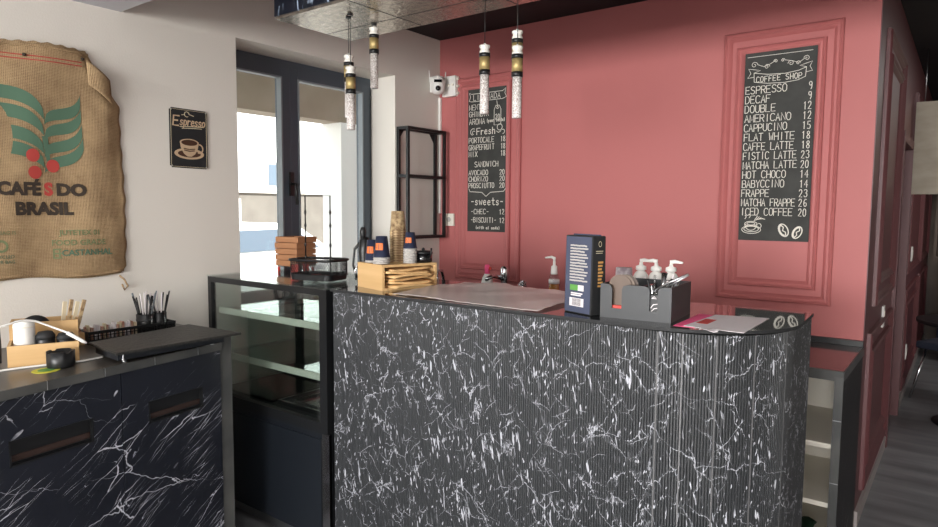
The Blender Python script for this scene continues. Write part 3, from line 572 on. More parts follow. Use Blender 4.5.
# raised black board on feet
t = thing('raised_board', 'black textured board on little feet over the cabinet right end', 'board', (.17, -1.96, ZW))
pts = [(.147, -.112), (.490, -.082), (.495, -.578), (.226, -.556)]
mb = MB(); mb.prism(pts, .040, .049); bmesh.ops.bevel(mb.bm, geom=mb.bm.edges[:], offset=.002, segments=2, affect='EDGES'); mb.build('board_top', 'gridblack', t)
MB().prism([(.18, -.13), (.43, -.125), (.445, -.55), (.25, -.54)], .010, .040).build('underframe', 'navyblack', t)
for x, y in ((.22, -.16), (.40, -.16), (.43, -.52), (.28, -.52)): MB().lathe([(.009, 0), (.007, .003), (.007, .010)], (x, y, 0), 10).build('foot', 'steel', t)
MB().lathe([(.006, 0), (.006, .004), (.0025, .008), (.0025, .022), (.004, .024)], (.475, -.545, .016), 10).build('locating_pin', 'steel', t)

# --- items along the wall
# two-tier wooden organiser, a little askew
t = thing('wooden_organiser', 'two-tier light wooden organiser box at the left end of the worktop', 'organiser', (.2345, -2.483, ZW), -21.6)
RO = Matrix.Rotation(math.radians(-21.6), 4, 'Z')
ol = lambda x, y, z=0: tuple(Vector((.2345, -2.483, ZW+z)) + RO @ Vector((x, y, 0)))
def obox(x0, x1, y0, y1, z0, z1, w=.009, name='front_tray'):
    mb = MB(); mb.box(x0, x1, y0, y0+w, z0, z1); mb.box(x0, x1, y1-w, y1, z0, z1); mb.box(x1-w, x1, y0+w, y1-w, z0, z1); mb.box(x0, x0+w, y0+w, y1-w, z0, z1); mb.box(x0+w, x1-w, y0+w, y1-w, z0, z0+w); mb.build(name, 'wood', t)
obox(.121, .25, -.212, 0, 0, .073)
obox(.0, .120, -.212, 0, 0, .132, name='back_tray')
t = thing('canister', 'white ceramic canister standing in the wooden organiser', 'canister', ol(.185, -.164, .0095)); MB().lathe([(.030, 0), (.033, .004), (.033, .128), (.029, .140), (.017, .143), (.003, .143)], n=28).build('body', 'white', t); MB().lathe([(.0332, .118), (.0338, .119), (.0338, .121), (.0332, .122)], n=28).build('rim', 'offwhite', t)
def bowl(p, r, h, lab):
    t = thing('black_jar', lab, 'jar', p); MB().lathe([(r*.8, 0), (r, .012), (r*.98, h*.7), (r*.9, h*.75)], n=24).build('jar_body', 'black', t); MB().lathe([(r*1.02, h*.72), (r*1.02, h*.84), (r*.75, h*.97), (.004, h)], n=24).build('lid', 'blackmatte', t)
bowl(ol(.19, -.102, .0095), .030, .100, 'squat black jar beside the white canister'); bowl(ol(.19, -.040, .0095), .029, .090, 'lower black jar right of the other, in the organiser front')
t = thing('black_saucer', 'round black saucer standing upright in the organiser back tray', 'saucer', ol(.06, -.135, .0095)); MB().lathe([(.05, 0), (.052, .004), (.048, .012), (.03, .016), (.003, .016)], (0, 0, .088), 30, (1, -.2, .15)).build('disc', 'black', t); MB().box(.0, .02, -.01, .01, 0, .05).build('stand', 'black', t)
for i in range(4):
    t = thing('sugar_stick', 'slim printed sugar stick in the organiser back tray, by the wall', 'sugar packet', ol(.06, -.060+i*.012, .0095), -20, 'sugar sticks in the organiser')
    box(-.003, .003, -.0065, .0065, 0, .185+.008*(i % 2)).build('sleeve', 'cuppat' if i % 2 else 'cardcream', t); t.rotation_euler = (math.radians(-7-i*3), 0, 0)
# ashtray on a yellow card
t = thing('coaster', 'yellow-green round card under the black notched ashtray', 'coaster', (.527, -2.705, ZW)); MB().lathe([(.042, 0), (.042, .0015)], n=28).build('card', 'yellow', t); MB().lathe([(.025, .0015), (.025, .002)], n=24).build('print', 'greentag', t)
t = thing('ashtray', 'black round ashtray with notched rim near the worktop edge', 'ashtray', (.510, -2.652, ZW+.0022), 10)
mb = MB(); mb.lathe([(.041, 0), (.043, .003), (.043, .055), (.038, .055), (.036, .012), (.001, .012)], n=48)
for v in mb.bm.verts:
    if v.co.z > .05:
        a = math.degrees(math.atan2(v.co.y, v.co.x)) % 90
        if a < 9 or a > 81: v.co.z -= .005
mb.build('bowl', 'black', t)
# cables
def smooth(P, n=6):
    P = [Vector(p) for p in P]; out = []
    for i in range(len(P)-1):
        a, b, c, d = P[max(i-1, 0)], P[i], P[i+1], P[min(i+2, len(P)-1)]
        for k in range(n):
            q = k/n; out.append(.5*((2*b)+(c-a)*q+(2*a-5*b+4*c-d)*q*q+(3*b-a-3*c+d)*q**3))
    return out+[P[-1]]
o = MB().tube(smooth([(.42, -2.95, 1.09), (.45, -2.807, 1.122), (.45, -2.749, 1.134), (.45, -2.705, 1.128), (.47, -2.652, 1.099), (.50, -2.61, 1.075)]), .0035, 8).build('charging_cable', 'white'); tag(o, 'white cable with plug arching across the wooden organiser', 'cable')
MB().tube([(.492, -2.622, 1.081), (.518, -2.580, 1.046), (.523, -2.572, 1.040)], [.0065, .006, .003], 8).build('plug', 'white', o)
o = MB().tube(smooth([(.42, -2.95, ZW+.0038), (.431, -2.808, ZW+.0038), (.445, -2.725, ZW+.0038), (.475, -2.62, ZW+.0038), (.490, -2.575, ZW+.0038), (.48, -2.50, ZW+.0038)]), .0035, 8).build('cable', 'white'); tag(o, 'white cable lying flat on the worktop behind the ashtray', 'cable')
P = [(.30, -2.765+.002*math.sin(i*1.7), ZW+.002+i*.0635) for i in range(22)]
o = MB().tube(P, .0035, 8).build('cable', 'black'); tag(o, 'black cable hanging down at the left edge, before the sack', 'cable')
for i, (a, b) in enumerate(((6.5, .03), (2.2, .04), (4.6, .025))):
    z = ZW+a*.0635; MB().tube(smooth([(.305, -2.766, z-.03), (.305, -2.766-b*.5, z-.02), (.305, -2.766-b*.8, z+.0), (.305, -2.766-b*.5, z+.03), (.305, -2.766, z+.04)]), .0035, 6).build('cable_loop', 'black', o)
# lattice tray with packets, and a cup of straws
t = thing('lattice_tray', 'long black lattice metal tray full of packets by the wall', 'tray', (.105, -2.435, ZW), 0)
TL, TW, TH = .365, .10, .052
mb = MB(); mb.box(.008, TW, 0, TL, 0, .004)
for x in (.008, TW-.004):
    mb.box(x, x+.004, 0, TL, TH-.012, TH); mb.box(x, x+.004, 0, TL, .004, .018)
    for i in range(22): y = .005+i*TL/22.6; mb.box(x, x+.003, y, y+.004, .018, TH-.012)
    for zz in (.030, .040): mb.box(x, x+.003, 0, TL, zz, zz+.003)
mb.box(.012, TW-.004, 0, .004, .004, TH); mb.box(.012, TW-.004, TL-.004, TL, .004, TH); mb.build('lattice_body', 'black', t)
for i in range(17):
    mname = ['terr', 'paper', 'cardcream', 'paper', 'terr'][i*7 % 5]; kindn = 'terracotta' if i % 4 == 0 else 'white'
    o = box(-.014, .014, -.003, .003, 0, .062+.006*math.sin(i*2.3), .0015).build('sugar_sachet', mname); o.location = (.150+random.uniform(-.004, .004), -2.425+i*.0125, ZW+.0045); o.rotation_euler = (0, 0, random.uniform(-.2, .2))
    tag(o, 'small paper sachet standing in the black lattice tray', 'sachet', 'sachets in the lattice tray')
t = thing('small_crate', 'small wooden crate of brown sachets left of the lattice tray', 'crate', (.10, -2.50, ZW)); obox(0, .085, 0, .060, 0, .050, .005, 'crate_box')
for i in range(4):
    o = box(-.030, .030, -.0045, .0045, 0, .062, .002).build('brown_sachet', 'terr'); o.location = (.143, -2.489+i*.0120, ZW+.0055); tag(o, 'brown sachet standing in the small wooden crate', 'sachet', 'brown sachets in the small crate')
t = thing('straw_cup', 'black double cup holding straws at the tray right end', 'cup', (.155, -2.180, ZW+.0045)); 
MB().lathe([(.030, 0), (.034, .004), (.036, .085), (.033, .087), (.030, .008), (.001, .008)], n=28).build('cup_body', 'black', t); MB().lathe([(.0358, .058), (.0368, .059), (.0368, .064), (.0358, .065)], n=28).build('band', 'charcoal', t)
t = thing('straw_cup', 'black cup of stirrers right behind the straw cup', 'cup', (.150, -2.116, ZW+.0045)); MB().lathe([(.026, 0), (.029, .004), (.031, .085), (.028, .087), (.025, .008), (.001, .008)], n=24).build('cup_body', 'black', t)
for i in range(26):
    a = i*2.4; bx, by = (.155, -2.180) if i < 16 else (.150, -2.116); r1 = .020
    c = Vector((bx+.010*math.cos(a), by+.010*math.sin(a), ZW+.016)); d = Vector((bx+(.028 if i < 16 else .02)*math.cos(a)*.8, by+.052*math.sin(a), ZW+.175+.012*math.sin(i*3)))
    k2 = ['black', 'paper', 'black', 'gasket'][i % 4]
    o = MB().tube([(0, 0, 0), d-c], .003, 6).build('straw', k2); o.location = c
    tag(o, ('black' if k2 == 'black' else 'white' if k2 == 'paper' else 'silver')+' straw standing in the black '+('cup at the tray end' if i < 16 else 'stirrer cup'), 'straw', 'straws in the '+('first' if i < 16 else 'second')+' black cup'+(' '+k2))

# ================================================================== DISPLAY CASE
CX0, CX1, CY0, CY1, CZ = .03, .900, -1.806, -1.26, 1.192
t = thing('display_case', 'black framed glass display case between the cabinet and the fluted counter', 'display case', (CX0, CY0, 0))
Wc, Dc = CX1-CX0, CY1-CY0
mb = MB(); s = .026
mb.box(0, s, 0, s, .62, CZ-.006); mb.box(Wc-.045, Wc, 0, s+.02, .62, CZ-.006); mb.box(0, s, Dc-s, Dc, .62, CZ-.006); mb.box(Wc-.03, Wc, Dc-s, Dc, .62, CZ-.006)
mb.box(s, Wc-.045, 0, s, CZ-.032, CZ-.006); mb.box(s, Wc-.03, Dc-s, Dc, CZ-.032, CZ-.006); mb.box(0, s, s, Dc-s, CZ-.032, CZ-.006); mb.box(Wc-s, Wc, s+.02, Dc-s, CZ-.032, CZ-.006)
mb.build('frame', 'black', t)
box(-.004, Wc+.004, -.003, Dc, CZ-.0055, CZ).build('top_glass', 'shelfglass', t)
box(s, Wc-.045, .010, .015, .63, CZ-.033).build('front_glass', 'caseglass', t)
box(.010, .015, s, Dc-s, .63, CZ-.033).build('side_glass', 'caseglass', t); box(Wc-.015, Wc-.010, s+.02, Dc-s, .63, CZ-.033).build('side_glass', 'caseglass', t)
for z in (1.03, .812):
    o = box(.03, Wc-.03, .045, Dc-.04, z-.006, z).build('shelf', 'shelfglass', t); box(.03, Wc-.05, .038, .046, z-.026, z+.004).build('shelf_edge', mat('shelf_edge_strip', (186, 190, 178), .4), o)
    MB().box(.03, .045, .06, Dc-.05, z-.016, z-.006).box(Wc-.045, Wc-.03, .06, Dc-.05, z-.016, z-.006).build('bracket', 'steel', o)
mb = MB(); mb.box(s, Wc*.5+.02, Dc-.018, Dc-.012, .64, CZ-.033); mb.box(Wc*.5-.02, Wc-.03, Dc-.011, Dc-.005, .64, CZ-.033); mb.build('sliding_door', 'caseglass', t)
mb = MB(); 
for a in (s, Wc*.5-.02, Wc*.5+.04, Wc-.06): mb.box(a, a+.022, Dc-.024, Dc-.004, .64, CZ-.033)
mb.build('sliding_door_frame', 'black', t)
mb = MB(); mb.box(0, Wc, 0, Dc, .575, .62); mb.box(0, Wc, Dc-.1, Dc, .62, .66); mb.build('deck', 'black', t)
box(.03, Wc*.5-.01, .05, Dc-.12, .6205, .632, .004).build('tray', 'blackgloss', t, label='glossy black tray')
mb = MB(); x0, x1, y0, y1 = Wc*.5+.02, Wc-.06, .06, Dc-.12
MB().ring_frame(x0, x1, y0, y1, [(0, .6205), (0, .640), (.012, .640), (.014, .624), (.05, .624), (.05, .636), (.056, .636), (.06, .6225), (.12, .6225)], lambda a, b, h: (a, b, h)).build('pan', 'chrome', t, label='shiny metal gastro pan')
box(.0, Wc-.045, .012, Dc, .10, .575).build('body', 'navyblack', t); box(.02, Wc-.05, .004, .012, .12, .545, .002).build('lower_panel', 'navyblack', t)
box(Wc-.045, Wc-.0, .008, .022, .04, .575).build('chrome_strip', 'chrome', t, label='vertical chrome corner strip'); box(Wc-.045, Wc, .022, Dc, .04, .575).build('side_panel', 'black', t)
box(.02, Wc-.05, .04, Dc, .04, .10).build('kick_plate', 'steel', t)
for x in (.04, Wc-.07):
    for y in (.05, Dc-.05): MB().lathe([(.02, 0), (.02, .008), (.012, .012), (.012, .04)], (x, y, 0), 12).build('foot', 'steel', t)
# crates on the case
for i in range(5):
    t = thing('wooden_tray', ['lowest', 'second lowest', 'middle', 'second highest', 'topmost'][i]+' of five reddish wooden trays stacked on the display case', 'tray', (.19+.003*math.sin(i*2), -1.40+.002*math.cos(i*3), CZ+.030+i*.0305), 2+i*.8, 'stack of wooden trays')
    a, b, h = .082, .066, .0285
    mb = MB(); mb.box(-a, a, -b, -b+.007, 0, h, .0015); mb.box(-a, a, b-.007, b, 0, h, .0015); mb.box(-a, -a+.007, -b+.007, b-.007, 0, h); mb.box(a-.007, a, -b+.007, b-.007, 0, h); mb.build('rim', 'rwood', t); box(-a+.007, a-.007, -b+.007, b-.007, .0, .006).build('bottom', 'rwood', t)
t = thing('tray_stand', 'low clear stand with red trim under the wooden trays', 'stand', (.19, -1.40, CZ)); box(-.078, .078, -.060, .060, .024, .0295).build('shelf', 'clear', t)
for x, y in ((-.07, -.055), (.07, -.055), (-.07, .055), (.07, .055)): box(x-.005, x+.005, y-.005, y+.005, 0, .024).build('foot', 'redpack', t)
for i, (x, y, r) in enumerate(((.33, -1.515, 20), (.345, -1.46, -15))):
    o = box(-.022, .022, -.008, .008, 0, .05, .003).build('red_packet', 'redpack'); o.location = (x, y, CZ+.0005); o.rotation_euler = (0, .0, math.radians(r)); tag(o, ['front', 'rear'][i]+' red packet between the wooden trays and the wire basket', 'packet')
# wire basket with tall loop handle
t = thing('wire_basket', 'black mesh wire basket with tall handle frame on the display case', 'basket', (.612, -1.600, CZ), 14)
a, b, h = .118, .080, .094
def rr(a, b, r, z, n=5):
    P = []
    for cx, cy, s0 in ((a-r, b-r, 0), (-a+r, b-r, 90), (-a+r, -b+r, 180), (a-r, -b+r, 270)):
        for i in range(n+1): th = math.radians(s0+90*i/n); P.append((cx+r*math.cos(th), cy+r*math.sin(th), z))
    return P
mb = MB(); mb.tube(rr(a, b, .03, h), .006, 8, True); mb.tube(rr(a*.97, b*.97, .03, .029), .003, 6, True); mb.build('rim', 'black', t)
mb = MB(); lo = rr(a*.94, b*.94, .03, .004, 5); up_ = rr(a*.965, b*.965, .03, .029, 5); n = len(lo)
L_ = [mb.bm.verts.new(p) for p in lo]; U_ = [mb.bm.verts.new(p) for p in up_]; mb.bm.faces.new(L_[::-1])
for i in range(n): mb.bm.faces.new((L_[i], L_[(i+1) % n], U_[(i+1) % n], U_[i]))
mb.build('tray_base', 'black', t, solid=.002)
mb = MB(); per = rr(a*.98, b*.98, .03, 0, 5); pts = []
cum = [0]; PV = [Vector(p) for p in per]+[Vector(per[0])]
for p, q in zip(PV, PV[1:]): cum.append(cum[-1]+(q-p).length)
def at(s):
    s %= cum[-1]
    for i in range(len(cum)-1):
        if s <= cum[i+1]: return PV[i].lerp(PV[i+1], (s-cum[i])/max(1e-9, cum[i+1]-cum[i]))
nn = 56
for i in range(nn):
    for d in (-1, 1):
        P = [at(cum[-1]*(i+d*3.4*k3/3)/nn)+Vector((0, 0, .029+.062*k3/3)) for k3 in range(4)]
        mb.tube(P, .0014, 4)
mb.build('mesh', 'black', t)
mb = MB(); mb.tube([(-a*.62, 0, .01), (-a*.62, 0, .385), (.064, 0, .385), (.064, 0, .01)], .0032, 6)
for z in (.10, .16, .25, .31): mb.lathe([(.003, -.012), (.006, 0), (.003, .012)], (.064, 0, z), 8); mb.lathe([(.003, -.012), (.006, 0), (.003, .012)], (-a*.62, 0, z), 8)
mb.build('handle', 'black', t)
MB().tube([(a, -.02, .03), (a+.03, -.03, .032), (a+.03, .01, .03), (a, .02, .03)], .003, 6).build('side_grip', 'black', t)
for i in range(6):
    o = box(-.03, .03, -.022, .022, 0, .006, .002).build('wrapped_biscuit', 'redpack' if i % 2 else 'charcoal'); o.location = (.555+.035*(i % 3), -1.62+.04*(i//3), CZ+.007+.0065*(i % 2)); o.rotation_euler = (0, 0, i*.7)
    tag(o, ('red' if i % 2 else 'dark')+' wrapped biscuit lying in the black mesh basket', 'biscuit', ('red' if i % 2 else 'dark')+' wrapped biscuits in the basket')

# ================================================================== MAIN COUNTER
MX0, MX1, MYF, MYB, MZ = .927, 2.608, -1.806, -1.235, 1.194
t = thing('bar_counter', 'fluted black marble bar counter with rounded right end', 'counter', (MX0, MYF, 0))
LC, DC, RC = MX1-MX0, MYB-MYF, .30
# path of the front: start back-left, along front, round corner to the right, to the back-right
path = []
step = .0023
def addseg(p, q):
    n = max(1, round((Vector(q)-Vector(p)).length/step))
    for i in range(n): path.append((Vector(p).lerp(Vector(q), i/n), None))
ov = .012
pth = []
L1 = LC-RC-ov
def pos(s):
    # returns point and outward normal
    if s < L1: return Vector((s, ov)), Vector((0, -1))
    s2 = s-L1; q = RC*math.pi/2
    if s2 < q: th = s2/RC; return Vector((L1+RC*math.sin(th), ov+RC-RC*math.cos(th))), Vector((math.sin(th), -math.cos(th)))
    s3 = s2-q; return Vector((L1+RC, ov+RC+s3)), Vector((1, 0))
tot = L1+RC*math.pi/2+(DC-RC-ov-.01)
pitch = .0084; nfl = int(tot/pitch); mb = MB(); prev = None
outer = []
for i in range(nfl):
    for fs, dp in ((0, .003), (.15, .0006), (.34, 0), (.66, 0), (.85, .0006)):
        p, nrm = pos((i+fs)*pitch); outer.append(p-nrm*dp)
lo = [mb.bm.verts.new((p.x, p.y, .06)) for p in outer]; hi = [mb.bm.verts.new((p.x, p.y, MZ-.014)) for p in outer]
for i in range(len(outer)-1): mb.bm.faces.new((lo[i], lo[i+1], hi[i+1], hi[i]))
mb.build('fluted_front', 'flute', t)
# core body behind the flutes
core = [(0.0, ov+.006)]+[tuple(pos(L1+RC*math.pi/2*i/12)[0]-pos(L1+RC*math.pi/2*i/12)[1]*.007) for i in range(13)]+[(L1+RC-.007, DC-.01), (0, DC-.01)]
MB().prism(core, .0, MZ-.014).build('core', 'black', t)
# seams of the fluted panels
mb = MB()
for s_ in (1.37, L1+.07, L1+.16, L1+.27, L1+.4):
    p, nrm = pos(s_); q = p+nrm*.0006; tt = Vector((-nrm.y, nrm.x)); mb.prism([tuple(q-tt*.0018), tuple(q+tt*.0018), tuple(q+tt*.0018-nrm*.004), tuple(q-tt*.0018-nrm*.004)], .06, MZ-.016)
mb.build('panel_seam', mat('seam_strip', (96, 96, 98), .4), t)
# top
tp = [(-.004, 0)]
for i in range(13):
    th = math.pi/2*i/12; tp.append((LC-RC-.06+(RC+.06)*math.sin(th), (RC+.02)-(RC+.02)*math.cos(th)))
tp += [(LC-.01, DC), (-.004, DC)]
mb = MB(); mb.prism(tp, MZ-.010, MZ); o = mb.build('counter_top', 'blackgloss', t, label='glossy black top with rounded right corner'); o.data.materials.append(M['blackmatte'])
for f in o.data.polygons:
    if abs(f.normal.z) < .5: f.material_index = 1

# --- wooden box with kraft bags
t = thing('wooden_box', 'light wooden box with kraft bags in its open side, counter left end', 'box', (.945, -1.672, MZ), -15)
a, b, h, w = .205, .262, .103, .010
mb = MB(); mb.box(0, a, 0, w, 0, h); mb.box(0, a, b-w, b, 0, h); mb.box(0, w, w, b-w, 0, h); mb.box(w, a, w, b-w, 0, w); mb.box(w, a, w, b-w, h-w, h); mb.build('box_shell', 'wood', t)
Rm = Matrix.Rotation(math.radians(-15), 4, 'Z')
for i in range(6):
    hh = .013+i*.0130; nbag = MB()
    def bf(u, v, i=i): 
        return (u*.195+.0, (v-.5)*.2+random.uniform(-.001, .001), .0018*math.sin(u*5+i)+(.004*math.sin(v*4+i*2))*(u > .8))
    nbag.grid(bf, 8, 8); o = nbag.build('kraft_bag', 'kraft', solid=.0085); pz = Rm @ Vector((.016+.010*math.sin(i*2.1)+(.02 if i % 3 == 0 else 0), .131+.008*math.sin(i*1.3), 0))
    o.location = (.945+pz.x, -1.672+pz.y, MZ+hh+.003); o.rotation_euler = (random.uniform(-.02, .02), 0, math.radians(-15+random.uniform(-3, 3))); tag(o, 'folded brown kraft paper bag in the pile inside the wooden box', 'paper bag', 'kraft bags in the wooden box')
# cups on the box
ZB = MZ+h
def cup_stack(px, py, n, r0, r1, hc, stp, m1, label, sleeve=None, flip=True):
    """inverted nested paper cups: lowest cup's rims show as ribs"""
    for i in range(n):
        t = thing('paper_cup', label[0 if i == n-1 else 1], 'paper cup', (px, py, ZB+i*stp), 0, label[2])
        pr = [(r1, 0), (r1+.0012, .0015), (r1+.0012, .004), (r1-.0005, .005), (r0, hc), (r0-.003, hc), (r0-.004, hc-.003), (.001, hc-.003)]
        MB().lathe(pr, n=24).build('cup_wall', m1 if (i == n-1 or m1 == 'cuppat') else 'cupgrey', t)
        if sleeve and i == n-1:
            mb = MB(); nn = 8; zz0, zz1 = hc*.35, hc*.68
            for j in range(nn):
                q = []
                for jj, zz in ((j, zz0), (j+1, zz0), (j+1, zz1), (j, zz1)):
                    th = math.radians(-100+65*jj/nn); rr_ = r1+(r0-r1)*(zz/hc)+.0008; q.append(mb.bm.verts.new((rr_*math.cos(th), rr_*math.sin(th), zz)))
                mb.bm.faces.new(q)
            mb.build('logo_patch', 'orange', t)
            mb = MB()
            for (z0_, z1_, aa, bb) in ((hc*.45, hc*.49, -88, -48), (hc*.54, hc*.58, -88, -48), (hc*.38, hc*.65, -70, -65)):
                q = []
                for th, zz in ((aa, z0_), (bb, z0_), (bb, z1_), (aa, z1_)):
                    th = math.radians(th); rr_ = r1+(r0-r1)*(zz/hc)+.0014; q.append(mb.bm.verts.new((rr_*math.cos(th), rr_*math.sin(th), zz)))
                mb.bm.faces.new(q)
            mb.build('logo_mark', 'navy', t)
bxw = lambda u, v: ((.945+(Rm @ Vector((u, v, 0))).x), (-1.672+(Rm @ Vector((u, v, 0))).y))
x, y = bxw(.045, .045); cup_stack(x, y, 2, .021, .031, .085, .009, 'navy', ('top navy cup with orange logo in the leftmost short stack', 'grey-rimmed cup at the bottom of the leftmost short stack', 'leftmost cup stack on the wooden box'), True)
x, y = bxw(.130, .040); cup_stack(x, y, 4, .023, .034, .085, .009, 'navy', ('top navy cup with orange logo in the front stack', 'grey-rimmed paper cup in the front stack under the navy one', 'front cup stack on the wooden box'), True)
x, y = bxw(.085, .145); cup_stack(x, y, 13, .027, .034, .088, .0105, 'cuppat', ('topmost patterned beige cup of the tall stack on the box', 'patterned beige paper cup nested in the tall stack', 'tall stack of patterned cups'))
x, y = bxw(.165, .155); cup_stack(x, y, 7, .019, .028, .066, .0102, 'navy', ('navy cup topping the stack right of the tall patterned stack', 'grey ribbed cup nested in the stack right of the tall one', 'right cup stack on the wooden box'), True)
x, y = bxw(.155, .218)
t = thing('black_pot', 'small black lidded pot at the box right end, behind cups', 'pot', (x+.01, y, ZB), -20)
MB().lathe([(.034, 0), (.038, .004), (.038, .036), (.034, .037)], n=28).build('pot_body', 'blackgloss', t); MB().lathe([(.040, .037), (.040, .044), (.03, .048), (.003, .050)], n=28).build('lid', 'black', t); MB().tube([(.036, .006, .03), (.052, .008, .034), (.054, .008, .062)], .004, 6).build('handle', 'black', t); MB().lathe([(.005, .05), (.008, .056), (.002, .062)], n=10).build('knob', 'black', t)
t = thing('milk_frother', 'black gadget with bent clip standing left of the wooden box and its cups', 'gadget', (.868, -1.560, CZ), 0); t.scale = (1, 1, 1.75)
MB().lathe([(.024, 0), (.026, .006), (.02, .05), (.026, .08), (.02, .115), (.004, .118)], n=18).build('body', 'black', t); MB().tube([(-.02, -.01, .10), (-.045, -.015, .085), (-.050, -.02, .045), (-.032, -.015, .012)], .005, 8).build('clip', 'black', t); MB().lathe([(.012, 0), (.014, .02), (.008, .03)], (.005, -.012, .112), 12).build('knob', 'black', t)
MB().tube([(-.024, -.016, .05), (-.036, -.022, .03), (-.03, -.022, .008)], .0035, 6).build('metal_hook', 'chrome', t)

# --- crumpled sheet
def sheet(u, v):
    x = 1.24+.66*u-.03*v+.0*math.sin(v*3); y = -1.775+.50*v+(.03*math.sin(u*5))*v-.02*u
    z = .004+.016*max(0, math.sin(u*7+v*3))*abs(math.sin(v*3+.5))+.012*max(0, math.sin(u*13-v*8))*v+.016*math.exp(-((u-.28)/.10)**2-((v-.88)/.16)**2)+.004*abs(math.sin(u*31+v*17))
    return (x-1.24, y+1.775, z*.42)
o = MB().grid(sheet, 46, 34).build('plastic_sheet', 'film', solid=.0006); o.location = (1.24, -1.775, MZ); tag(o, 'crumpled pinkish wrapping sheet spread over the counter middle', 'sheet')

# --- blue coffee pack
t = thing('coffee_pack', 'tall blue and black coffee package standing on the counter', 'package', (1.950, -1.712, MZ), -20)
a, b, h = .124, .062, .247
mb = MB(); mb.box(0, a, 0, b, 0, h, .004)
for v in mb.bm.verts:
    if v.co.z > h*.5: v.co.y += (b/2-v.co.y)*.12
mb.build('pack_body', 'blackmatte', t)
lean = lambda z: .12*b/2*(1 if z > h*.5 else 0)
fm = lambda u, v, hh: (u, -.0012-hh+(b/2*.12)*(v/h), v)
mb = MB(); q = [mb.bm.verts.new(fm(u, v, 0)) for u, v in ((.004, .004), (a-.004, .004), (a-.004, h-.004), (.004, h-.004))]; mb.bm.faces.new(q); mb.build('blue_panel', 'blue', t, label='glossy blue printed face')
mb = MB()
for r in range(13):
    z = .215-r*.0092; P = []; x = .026
    while x < .10-.01*(r % 3 == 2): w_ = random.uniform(.006, .016); P.append([(x, z), (min(x+w_, .104), z+random.uniform(-.001, .001))]); x += w_+.003
    strokes_mesh(mb, P, .0048, fm, .0006)
mb.build('lettering', 'cupgrey', t)
mb = MB(); strokes_mesh(mb, [[(.034, .082), (.058, .082)]], .018, fm, .0006); mb.build('green_label', 'greentag', t)
mb = MB(); strokes_mesh(mb, [[(.060, .082), (.084, .082)], [(.034, .064), (.084, .064)], [(.034, .058), (.078, .058)], [(.036, .037), (.082, .037)]], .004, fm, .0005); strokes_mesh(mb, [[(.060, .082), (.084, .082)]], .018, fm, .0005); strokes_mesh(mb, [[(.036, .036), (.082, .036)]], .026, fm, .0005); mb.build('white_label', 'paper', t)
mb = MB(); strokes_mesh(mb, [[(.040+i*.0042, .026), (.040+i*.0042, .047)] for i in range(10)], .0016, fm, .0010); mb.build('barcode', 'black', t)
sm_ = lambda u, v, hh: (a+.0002+hh, u*.72+.003, v)
mb = MB(); strokes_mesh(mb, [[(.035, .165-i*.0105), (.060-(i % 3)*.004, .165-i*.0105)] for i in range(8)], .0062, sm_, .0006); mb.build('gold_lettering', 'tan', t)
mb = MB(); strokes_mesh(mb, [arc(.042, .222, .008, 0, 360, 14), [(.02, .200), (.06, .200)], [(.02, .194), (.056, .194)]], .0018, sm_, .0006); mb.build('emblem', 'cardcream', t)
box(.002, a-.002, .034, .040, h-.001, h+.004).build('top_seam', 'blue', t)

# --- bar caddy
t = thing('bar_caddy', 'charcoal plastic bar caddy with napkins and straws on the counter', 'caddy', (2.092, -1.742, MZ), 5)
a, b, h, w = .216, .225, .103, .004
mb = MB()
def notch_front():
    P = [(0, 0), (a, 0), (a, h)]
    P += [(.192, h), (.180, h-.004), (.176, h-.014), (.176, .030), (.152, .030), (.152, h-.014), (.148, h-.004), (.138, h), (.085, h), (.072, h-.004), (.067, h-.014), (.067, .030), (.037, .030), (.037, h-.014), (.032, h-.003), (.02, h), (0, h)]
    return P
mb.prism([(p[0], p[1]) for p in notch_front()], 0, w, 'y'); mb.box(0, w, w, b-w, 0, h); mb.box(a-w, a, w, b-w, 0, h); mb.box(0, a, b-w, b, 0, h); mb.box(w, a-w, w, b-w, 0, w); mb.box(.104, .108, w, b-w, w, h-.01); mb.build('caddy_body', 'charcoal', t)
R5 = Matrix.Rotation(math.radians(5), 4, 'Z')
cw_ = lambda u, v, z=0: Vector((2.092, -1.742, MZ)) + R5 @ Vector((u, v, z))
for i in range(3):
    o = MB(); P = [(-.036, 0), (.036, 0), (.036, .09)]+[(.036*math.cos(math.radians(j*15)), .09+.036*math.sin(math.radians(j*15))) for j in range(1, 13)]; o.prism(P, 0, .0012, 'y'); o = o.build('card_divider', mat('brown_card_%d' % i, [(96, 78, 66), (120, 104, 92), (84, 70, 62)][i], .5)); o.location = cw_(.055+.008*i, .020+i*.008, .006); o.rotation_euler = (0, 0, math.radians(5)); tag(o, ['front', 'middle', 'rear'][i]+' round-topped brown card in the left bay of the caddy', 'card')
o = box(-.03, .03, -.006, .006, 0, .034, .002).build('candy_packet', 'redpack'); o.location = cw_(.052, .0125, .0045); o.rotation_euler = (0, 0, math.radians(5)); tag(o, 'red and orange packet low in the caddy left slot', 'packet'); box(-.02, .02, -.008, -.006, .01, .024).build('label_patch', 'orange', o)
for i in range(15):
    kk = ['chrome', 'black', 'clear', 'paper'][i % 4]; th = i*1.9; c = cw_(.165+.02*math.cos(th), .07+.04*math.sin(th), .012); d = Vector((.022*math.cos(th*1.3)+.006, .03*math.sin(th), .105+.02*math.sin(i)))
    o = MB().tube([(0, 0, 0), d*.5, d], [.003, .003, .008 if kk == 'chrome' else .004], 8).build('spoon' if kk == 'chrome' else 'stirrer', kk); o.location = c; nm = {'chrome': 'shiny metal spoon', 'black': 'black stirrer', 'clear': 'clear plastic stirrer', 'paper': 'white wrapped stirrer'}[kk]; tag(o, nm+' standing in the right bay of the caddy', 'stirrer', nm+'s in the caddy right bay')
